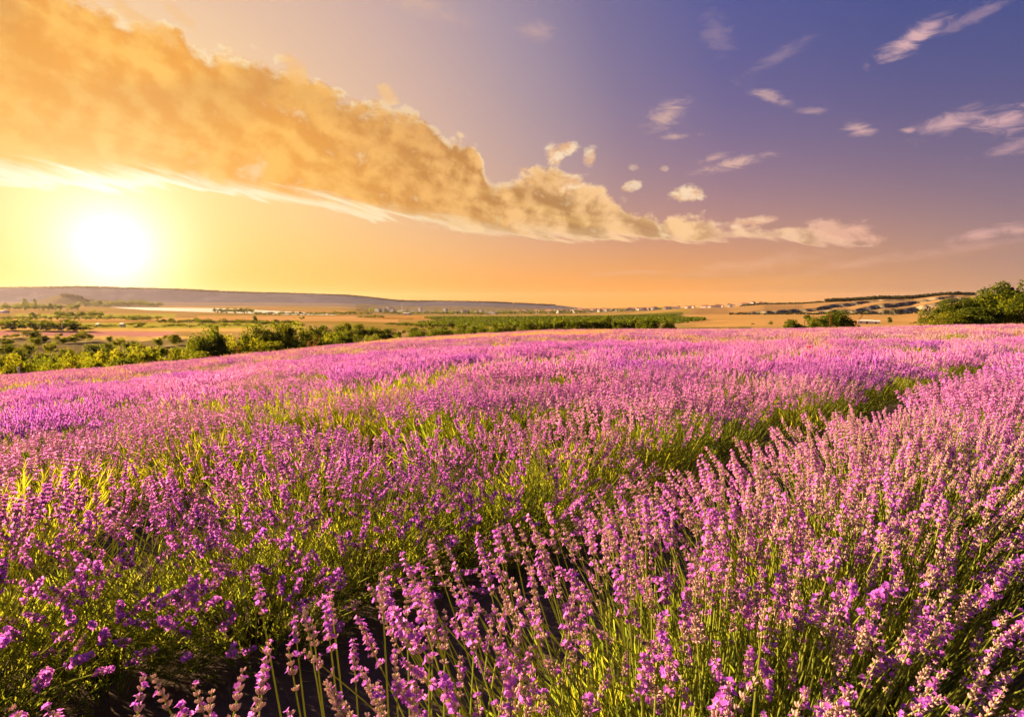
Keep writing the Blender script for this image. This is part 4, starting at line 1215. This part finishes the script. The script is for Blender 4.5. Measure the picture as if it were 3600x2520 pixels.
clump(LS(10, 275, 17), 1072, 15, 1500, 'hazy trees on the far left', 'hazy tree on the far left plain', jy=5)
clump([2707, 2760, 2640, 3200, 3215], 1136, 10, 380, 'specks on the golden plain', 'tiny bush on the golden plain right')
clump([3127], 1116, 12, 400, 'poplars on the right', 'single slim poplar on the golden plain', 'poplar', jy=0)
clump(LS(300, 560, 20), 1062, 20, 2650, 'trees of the wood behind the lake', 'tree of the wood behind the lake', jy=5)
clump([90, 100, 130], 1050, 8, 2300, 'poplars far left', 'far left slim poplar against the haze', 'poplar', jy=2)

clump(LS(15, 560, 24), 1112, 17, 690, 'trees of the thin hedge across the left plain', 'tree in the thin hedge across the left plain', jy=3)
clump(LS(590, 1060, 20), 1142, 22, 430, 'trees of the near right hedge of the plain', 'tree in the near hedge right of the meadow', jy=4)
# masses of trees nobody could count
def mass(name, label, P, h, w, n_leaf, leaf, mat, seed):
    rg = np.random.default_rng(seed)
    n = len(P)
    k = np.repeat(np.arange(n), n_leaf)
    d = rg.normal(0, 1, (len(k), 3)); d /= np.linalg.norm(d, axis=1, keepdims=True)
    r_ = rg.uniform(.55, 1, len(k))
    sz = rg.uniform(.75, 1.25, n)
    pos = np.stack([P[k, 0] + d[:, 0] * r_ * w / 2 * sz[k], P[k, 1] + d[:, 1] * r_ * w / 2 * sz[k], P[k, 2] + h * sz[k] * (.5 + .48 * d[:, 2] * r_)], 1)
    T = (np.array([(0, -.5, 0), (.5, 0, .05), (0, .5, 0), (-.5, 0, .05)], float) * leaf, np.array([[0, 1, 2], [0, 2, 3]]), np.array([0, 0]))
    V, F, m_ = scatter(T, frames(d + rg.normal(0, .5, d.shape), rg.uniform(0, 6.3, len(k))) * rg.uniform(.7, 1.3, len(k))[:, None, None], pos)
    o = obj(name, mesh_from(name, V, F, [mat], m_))
    tag(o, label, None, None, 'stuff')
    return o
rg = np.random.default_rng(42)
op = []
for D in np.arange(470, 960, 8.5):
    x0, x1 = (1540 - 1800) / 2000 * D, (2400 - 1800) / 2000 * D
    for x in np.arange(-280, 380, 4.6):
        # rows run slantwise away from the field
        xx = x + (D - 470) * 0.18
        if x0 + 20 * math.sin(D * .02) < xx < x1 + 25 * math.sin(D * .013) and rg.random() > .06:
            op.append((xx + rg.normal(0, .3), D + rg.normal(0, .3)))
op = np.array(op)
mass('orchard', 'green orchard in straight rows before the town', np.column_stack([op, ground_z(op[:, 0], op[:, 1])]), 2.7, 3.3, 9, 1.6, M_ORCH, 5)
def band(px0, px1, D0, D1, n, seed):
    q = np.random.default_rng(seed)
    D = q.uniform(D0, D1, n); px = q.uniform(px0, px1, n)
    x = (px - 1800) / 2000 * D
    return np.column_stack([x, D, ground_z(x, D)])
mass('ridge_wood', 'dark belt of wood along the right ridge', band(2898, 3420, 1500, 1560, 900, 1), 9.0, 9.0, 9, 4.0, M_WOOD, 6)
mass('ridge_scrub', 'thin dark scrub line on the ridge behind the houses', band(2600, 2890, 1650, 1760, 300, 2), 4.5, 9.0, 8, 3.0, M_WOOD, 7)
mass('mesa_wood', 'woodland along the rim of the mesa', band(-100, 1950, 4480, 4620, 2200, 3), 8.0, 22.0, 6, 9.0, M_WOOD, 8)
mass('town_greenery', 'trees scattered through the far town', band(1300, 2380, 1850, 3000, 800, 4), 7.0, 9.0, 8, 4.0, M_TREE, 9)
mass('cliff_scrub', 'dark scrub in the folds of the cliffs', band(2560, 3400, 970, 1010, 260, 5), 3.0, 5.0, 8, 2.2, M_WOOD, 10)
mass('knoll_wood', 'wood on the hazy knoll far left', band(225, 300, 2900, 3000, 120, 6), 9.0, 14.0, 8, 6.0, M_WOOD, 11)

# ------------------------------------------------------------------ the far town
def house_mesh(w, d, h, rh):
    wall = join([box(-w / 2, w / 2, -d / 2, d / 2, -1.5, h)])
    gv = np.array([(-w / 2, -d / 2, h), (w / 2, -d / 2, h), (-w / 2, d / 2, h), (w / 2, d / 2, h), (-w / 2, 0, h + rh * .93), (w / 2, 0, h + rh * .93)], float)
    gf = np.array([(0, 4, 2), (1, 3, 5)])
    wall = join([wall, (gv, gf, np.zeros(2))])
    e = .5
    rv = np.array([(-w / 2 - e, -d / 2 - e, h - .2), (w / 2 + e, -d / 2 - e, h - .2), (w / 2 + e, 0, h + rh), (-w / 2 - e, 0, h + rh), (-w / 2 - e, d / 2 + e, h - .2), (w / 2 + e, d / 2 + e, h - .2)], float)
    rv2 = rv - np.array([0, 0, .25])
    rf = [(0, 1, 2), (0, 2, 3), (3, 2, 5), (3, 5, 4), (7, 6, 8), (8, 6, 9), (8, 9, 11), (11, 9, 10), (0, 7, 1), (0, 6, 7), (4, 5, 11), (4, 11, 10), (0, 3, 9), (0, 9, 6), (3, 4, 10), (3, 10, 9), (1, 8, 2), (1, 7, 8), (2, 11, 5), (2, 8, 11)]
    return mesh_from('house', wall[0], wall[1], [M_WHITE], wall[2]), mesh_from('roof', np.vstack([rv, rv2]), rf, [M_ROOF], None)
def win_mesh(w, d, h):
    parts = [box(-w * .3 - .6, -w * .3 + .6, -d / 2 - .06, -d / 2 + .03, 1.0, 2.3), box(w * .3 - .6, w * .3 + .6, -d / 2 - .06, -d / 2 + .03, 1.0, 2.3)]
    return parts
HS = []
for w, d, h, rh in ((11, 9, 6.2, 3.0), (14, 9, 5.2, 3.2), (9, 9, 7.5, 2.6), (16, 10, 6.5, 3.4)):
    a, b = house_mesh(w, d, h, rh)
    HS.append((a, b, mesh_from('window', *join(win_mesh(w, d, h))[:2], [M_GLASS], None)))
hr = random.Random(5)
hh = []
for _ in range(170):
    D = hr.uniform(1900, 3000); px = hr.gauss(2080, 150)
    if 1800 < px < 2450: hh.append((px, D, 'white house among the dense roofs of the far town', 'houses of the far town'))
for _ in range(46):
    px = hr.uniform(2230, 2700); D = hr.uniform(1750, 2050)
    hh.append((px, D, 'small house on the ridge right of the far town', 'houses on the ridge'))
for px, D, lb, gp in hh:
    x, y, z = at(px, D)
    a, b, wn_ = HS[hr.randrange(4)]
    s_ = hr.uniform(.75, 1.15)
    root = empty('house', (x, y, z), -.6 + hr.uniform(-.25, .25) + (math.pi / 2 if hr.random() < .4 else 0), (s_, s_, s_))
    tag(root, lb, 'house', gp)
    obj('wall', a, root); obj('roof', b, root); obj('window', wn_, root)

def block(px0, px1, yt, D, label, dep=14, mat=None, bands=True):
    xc = ((px0 + px1) / 2 - 1800) / 2000 * D; w = (px1 - px0) / 2000 * D
    z = gz(xc, D); h = max(4.0, z_at(yt, D) - z)
    root = empty('apartment_block', (xc, D, z), -.6)
    tag(root, label, 'building', 'pale blocks of the far town')
    mat = mat or M_WHITE
    V, F, m_ = box(-w / 2, w / 2, -dep / 2, dep / 2, -3, h); obj('wall', mesh_from('wall', V, F, [mat], m_), root)
    V, F, m_ = join([box(-w / 2 - .3, w / 2 + .3, -dep / 2 - .3, dep / 2 + .3, h, h + .8), box(-w * .2, w * .1, -dep * .2, dep * .2, h + .8, h + 3)])
    obj('roof', mesh_from('roof', V, F, [M_GREYW], m_), root)
    fl = max(1, int(h / 3.2)); nb = max(2, int(w / 5))
    for i in range(fl):
        for j in range(nb):
            if fl * nb > 60 and (i + j) % 2: continue
            x_ = -w / 2 + (j + .5) * w / nb; z_ = (i + .5) * h / fl
            me = WIN
            o_ = obj('window', me, root, Matrix.Translation((x_, -dep / 2 - .03, z_)))
V, F, m_ = box(-.9, .9, -.05, .05, -.8, .8); WIN = mesh_from('window', V, F, [M_GLASS], m_)
for px0, px1, yt, D, lb, mt in [
    (1321, 1342, 1086, 1950, 'low pale hall at the left end of the town blocks', None), (1342, 1362, 1086, 1960, 'dark grey hall beside the white tower pair', M_GREYW),
    (1363, 1372, 1079, 2100, 'left white tower of the tall pair', None), (1373, 1384, 1080, 2110, 'right white tower of the tall pair', None),
    (1376, 1392, 1089, 2000, 'short white block at the foot of the tower pair', None), (1395, 1440, 1091, 2050, 'long low white block right of the tower pair', None),
    (1442, 1472, 1092, 2080, 'middle length white block before the single tower', None), (1474, 1485, 1082, 2150, 'single slim white tower in the middle of town', None),
    (1488, 1502, 1093, 2100, 'small white block right of the slim tower', None), (1506, 1536, 1095, 2040, 'wide white block left of the squat tower', None), (1538, 1566, 1096, 2030, 'second wide white block under the squat tower', None),
    (1562, 1573, 1085, 2200, 'squat white tower right of the middle', None), (1590, 1620, 1096, 1900, 'bright white hall before the grey twin blocks', None),
    (1622, 1634, 1091, 1950, 'left of the grey white twin blocks', None), (1636, 1649, 1091, 1955, 'right of the grey white twin blocks', None), (1670, 1682, 1094, 2000, 'small pale block between twin blocks and white hall', None),
    (1688, 1700, 1090, 2100, 'pale block left of the wide white hall', None), (1708, 1750, 1096, 1850, 'wide white hall at the right end of the blocks', None)]:
    block(px0, px1, yt, D, lb, mat=mt)
# masts
def mast(px, yt, D, label, r0=1.2):
    x, y, z = at(px, D); h = z_at(yt, D) - z
    root = empty('lattice_mast', (x, y, z)); tag(root, label, 'mast')
    for sx in (-1, 1):
        for sy in (-1, 1):
            V, F, m_ = tube([(sx * r0 * 3, sy * r0 * 3, -1), (sx * r0, sy * r0, h * .4), (sx * .3, sy * .3, h)], [.3, .25, .15], 4); obj('leg', mesh_from('leg', V, F, [M_STEEL], m_), root)
    for u in (.2, .4, .6, .8):
        q = r0 * 3 * (1 - u) + .3
        V, F, m_ = join([tube([(-q, -q, h * u), (q, q, h * u + 2)], .15, 4), tube([(q, -q, h * u), (-q, q, h * u + 2)], .15, 4)]); obj('brace', mesh_from('brace', V, F, [M_STEEL], m_), root)
mast(1415, 1063, 2350, 'tall lattice mast rising above the town blocks')
mast(1302, 1098, 1300, 'short lattice mast left of the town', .8)
def pole(px, yt, D, label):
    x, y, z = at(px, D); h = z_at(yt, D) - z
    root = empty('utility_pole', (x, y, z)); tag(root, label, 'pole', 'utility poles on the plain')
    V, F, m_ = tube([(0, 0, -.5), (0, 0, h * .5), (0, 0, h)], [.22, .18, .14], 6); obj('post', mesh_from('post', V, F, [M_WHITE], m_), root)
    V, F, m_ = box(-1.1, 1.1, -.07, .07, h - .7, h - .55); obj('crossarm', mesh_from('crossarm', V, F, [M_POLE], m_), root)
    for s_ in (-.9, 0.3, .9):
        V, F, m_ = spindle(.3, .08, 5); obj('insulator', mesh_from('insulator', V + np.array([s_, 0, h - .55]), F, [M_WHITE], m_), root)
pole(219, 1123, 330, 'pale utility pole in front of the left hedge')
pole(664, 1126, 400, 'utility pole above the tall dark tree')

def shed(px, D, w, d, h, label, name='shed'):
    x, y, z = at(px, D)
    root = empty(name, (x, y, z), -.5); tag(root, label, 'shed')
    V, F, m_ = box(-w / 2, w / 2, -d / 2, d / 2, -.6, h); obj('wall', mesh_from('wall', V, F, [M_WHITE], m_), root)
    rv = np.array([(-w / 2 - .2, -d / 2 - .2, h), (w / 2 + .2, -d / 2 - .2, h), (w / 2 + .2, 0, h + .8), (-w / 2 - .2, 0, h + .8), (-w / 2 - .2, d / 2 + .2, h), (w / 2 + .2, d / 2 + .2, h)], float)
    obj('roof', mesh_from('roof', rv, [(0, 1, 2), (0, 2, 3), (3, 2, 5), (3, 5, 4)], [M_WHITE], None), root)
    V, F, m_ = box(w * .05, w * .05 + 1.0, -d / 2 - .06, -d / 2 + .02, -.1, min(2.0, h * .85)); obj('door', mesh_from('door', V, F, [M_GLASS], m_), root)
    V, F, m_ = box(-w * .35, -w * .35 + 1.1, -d / 2 - .06, -d / 2 + .02, 1.0, min(1.8, h * .8)); obj('window', mesh_from('window', V, F, [M_GLASS], m_), root)
shed(432, 425, 4.2, 2.4, 2.3, 'white hut on the meadow between two bushes')
shed(347, 430, 3.0, 2.4, 1.9, 'small white hut almost hidden in the bushes')
shed(3040, 400, 9.0, 4.0, 2.2, 'long low white shed on the golden plain')
shed(3072, 405, 6.5, 3.6, 1.7, 'shorter white shed at the right end of the long one')
shed(18, 1250, 26, 12, 5, 'pale farm building far left in the haze')
shed(1432, 1500, 22, 12, 5, 'pale farm hall on the golden field before the town')

# ------------------------------------------------------------------ small things in and by the field
def fpost(px, D, h, label):
    x, y, z = at(px, D)
    root = empty('fence_post', (x, y, z), .2); tag(root, label, 'post')
    V, F, m_ = box(-.07, .07, -.07, .07, -.3, h); obj('shaft', mesh_from('shaft', V, F, [M_WHITE], m_), root)
    V, F, m_ = box(-.09, .09, -.09, .09, h, h + .05); obj('cap', mesh_from('cap', V, F, [M_GREYW], m_), root)
fpost(53, 55, 1.35, 'short white post at the left edge of the lavender')

def grass_stalk(px, D, h, lean, label, group, seed):
    x, y, z = at(px, D)
    root = empty('grass_stalk', (x, y, z)); tag(root, label, 'grass', group)
    r = random.Random(seed)
    pth = [(lean * u * u * h, 0, h * u) for u in LS(0, 1, 7)]
    V, F, m_ = tube(pth, np.linspace(.004, .002, 7), 4); obj('stem', mesh_from('stem', V, F, [M_DRY], m_), root)
    parts = []
    tip = np.array(pth[-1]); td = tip - np.array(pth[-2]); td /= np.linalg.norm(td)
    for i in range(46):
        u = r.random(); an = r.uniform(0, 6.3)
        d = td + np.array([math.cos(an) * .4, math.sin(an) * .4, 0])
        parts.append(scatter(spindle(.03, .004, 3, (.5,), (1.0,)), frames(d[None]), (tip + td * (u - .45) * .22 + np.array([math.cos(an), math.sin(an), 0]) * .008)[None]))
    V, F, m_ = join(parts); obj('seed_head', mesh_from('seed_head', V, F, [M_DRY], m_), root)
    for s_ in (-1, 1):
        V, F, m_ = leaf_t(h * .45, .009, .5 * s_, 3); obj('blade', mesh_from('blade', V + np.array([0, 0, h * .15]), F, [M_DRY], m_), root)
gs = 'tall dry grass stalks in the lavender'
grass_stalk(2912, 10.5, 1.28, .02, 'upright dry grass stalk standing above the lavender on the right', gs, 1)
grass_stalk(2938, 10.3, 1.24, .32, 'leaning dry grass stalk beside the upright one', gs, 2)
grass_stalk(2930, 9.6, .92, .45, 'short leaning dry grass stalk below the tall pair', gs, 3)
grass_stalk(2232, 26, 1.35, .05, 'thin dry stalk near the far edge, left of three', gs, 4)
grass_stalk(2180, 27, 1.1, .1, 'shorter thin dry stalk near the far edge', gs, 5)
grass_stalk(2374, 27, 1.05, .0, 'thin dry stalk before the last dark tree', gs, 6)
grass_stalk(2440, 44, 1.7, .4, 'curved dry stalk on the skyline right of the trees', gs, 7)
grass_stalk(1180, 30, 1.25, .1, 'dry stalk in the lavender right of the ravine trees', gs, 8)
for k in range(26):
    q = rt_.uniform(-70, 70)
    grass_stalk(3280 + q, 74 + rt_.uniform(-3, 5), (1.9 - abs(q) * .012) * rt_.uniform(.8, 1.15), rt_.uniform(.1, .4), 'yellow dry grass stalk in the tuft before the right hand trees', 'dry grass tuft by the right hand trees', 50 + k)

def weed(px, D, h, label, seed, n=6):
    x, y, z = at(px, D)
    root = empty('dry_weed', (x, y, z)); tag(root, label, 'weed', 'dry weeds on the field edge')
    r = random.Random(seed)
    for k in range(n):
        an = r.uniform(0, 6.3); ln = h * r.uniform(.6, 1.05); sp = r.uniform(.05, .3)
        tip = (math.cos(an) * sp * ln, math.sin(an) * sp * ln, ln)
        V, F, m_ = tube([(0, 0, -.05), (tip[0] * .4, tip[1] * .4, ln * .55), tip], [.016, .012, .008], 4)
        st = obj('stem', mesh_from('stem', V, F, [M_DRY], m_), root)
        pr = []
        for j in range(12):
            a2 = r.uniform(0, 6.3); q = r.uniform(0, .13)
            pr.append(scatter(spindle(.07, .022, 4), frames(np.array([[math.cos(a2) * .6, math.sin(a2) * .6, 1]])), np.array([[tip[0] + math.cos(a2) * q, tip[1] + math.sin(a2) * q, tip[2] + r.uniform(-.08, .02)]])))
        V, F, m_ = join(pr); obj('seed_head', mesh_from('seed_head', V, F, [M_DRY], m_), st)
for k, (px, D, h, lb) in enumerate([(1078, 72, 1.5, 'thin dry weed, left of the pair by the ravine'), (1108, 70, 2.0, 'tall dry weed with round heads by the ravine'), (1095, 66, 1.2, 'short dry weed between the two by the ravine'),
                                    (832, 70, 1.6, 'reddish dry weed below the yellowish shrub'), (906, 72, 1.3, 'low dry weed before the sunlit shrub'), (955, 74, 1.2, 'low dry weed left of the domed tree'), (220, 60, 1.3, 'dry weed before the pointed shrub'), (240, 60, 1.5, 'taller dry weed before the pointed shrub'),
                                    (574, 66, 1.1, 'dry weed at the foot of the green upright shrub'), (740, 69, 1.3, 'dry weed right of the round dark shrub')]):
    weed(px, D, h, lb, 300 + k)
# poppy
x, y, z = at(2846, 12.5)
root = empty('poppy', (x, y, z)); tag(root, 'single red poppy standing in the lavender', 'poppy')
V, F, m_ = tube([(0, 0, 0), (.01, .01, .4), (.02, 0, .68)], .003, 4); obj('stem', mesh_from('stem', V, F, [M_STEM], m_), root)
for k in range(4):
    V, F = quad([(0, 0, 0), (-.03, .035, .02), (0, .055, .035), (.03, .035, .02)])
    obj('petal', mesh_from('petal', V, F, [M_POPPY], None), root, Matrix.Translation((.02, 0, .68)) @ Matrix.Rotation(k * math.pi / 2, 4, 'Z') @ Matrix.Rotation(.5, 4, 'X'))

# ------------------------------------------------------------------ air
HAZE = 1.4e-5
V, F, m_ = box(-13000, 13000, -13000, 13000, -330, 175)
mh, t, o = new_mat('haze')
pv = t.new('ShaderNodeVolumePrincipled')
pv.inputs['Color'].default_value = (0.92, 0.82, 0.88, 1)
pv.inputs['Density'].default_value = HAZE
pv.inputs['Anisotropy'].default_value = 0.45
t.l.new(pv.outputs[0], o.inputs['Volume'])
hz = obj('haze', mesh_from('haze', V, F, [mh], m_))
hz['kind'] = 'stuff'
hz['label'] = 'thin warm evening haze over the valley'
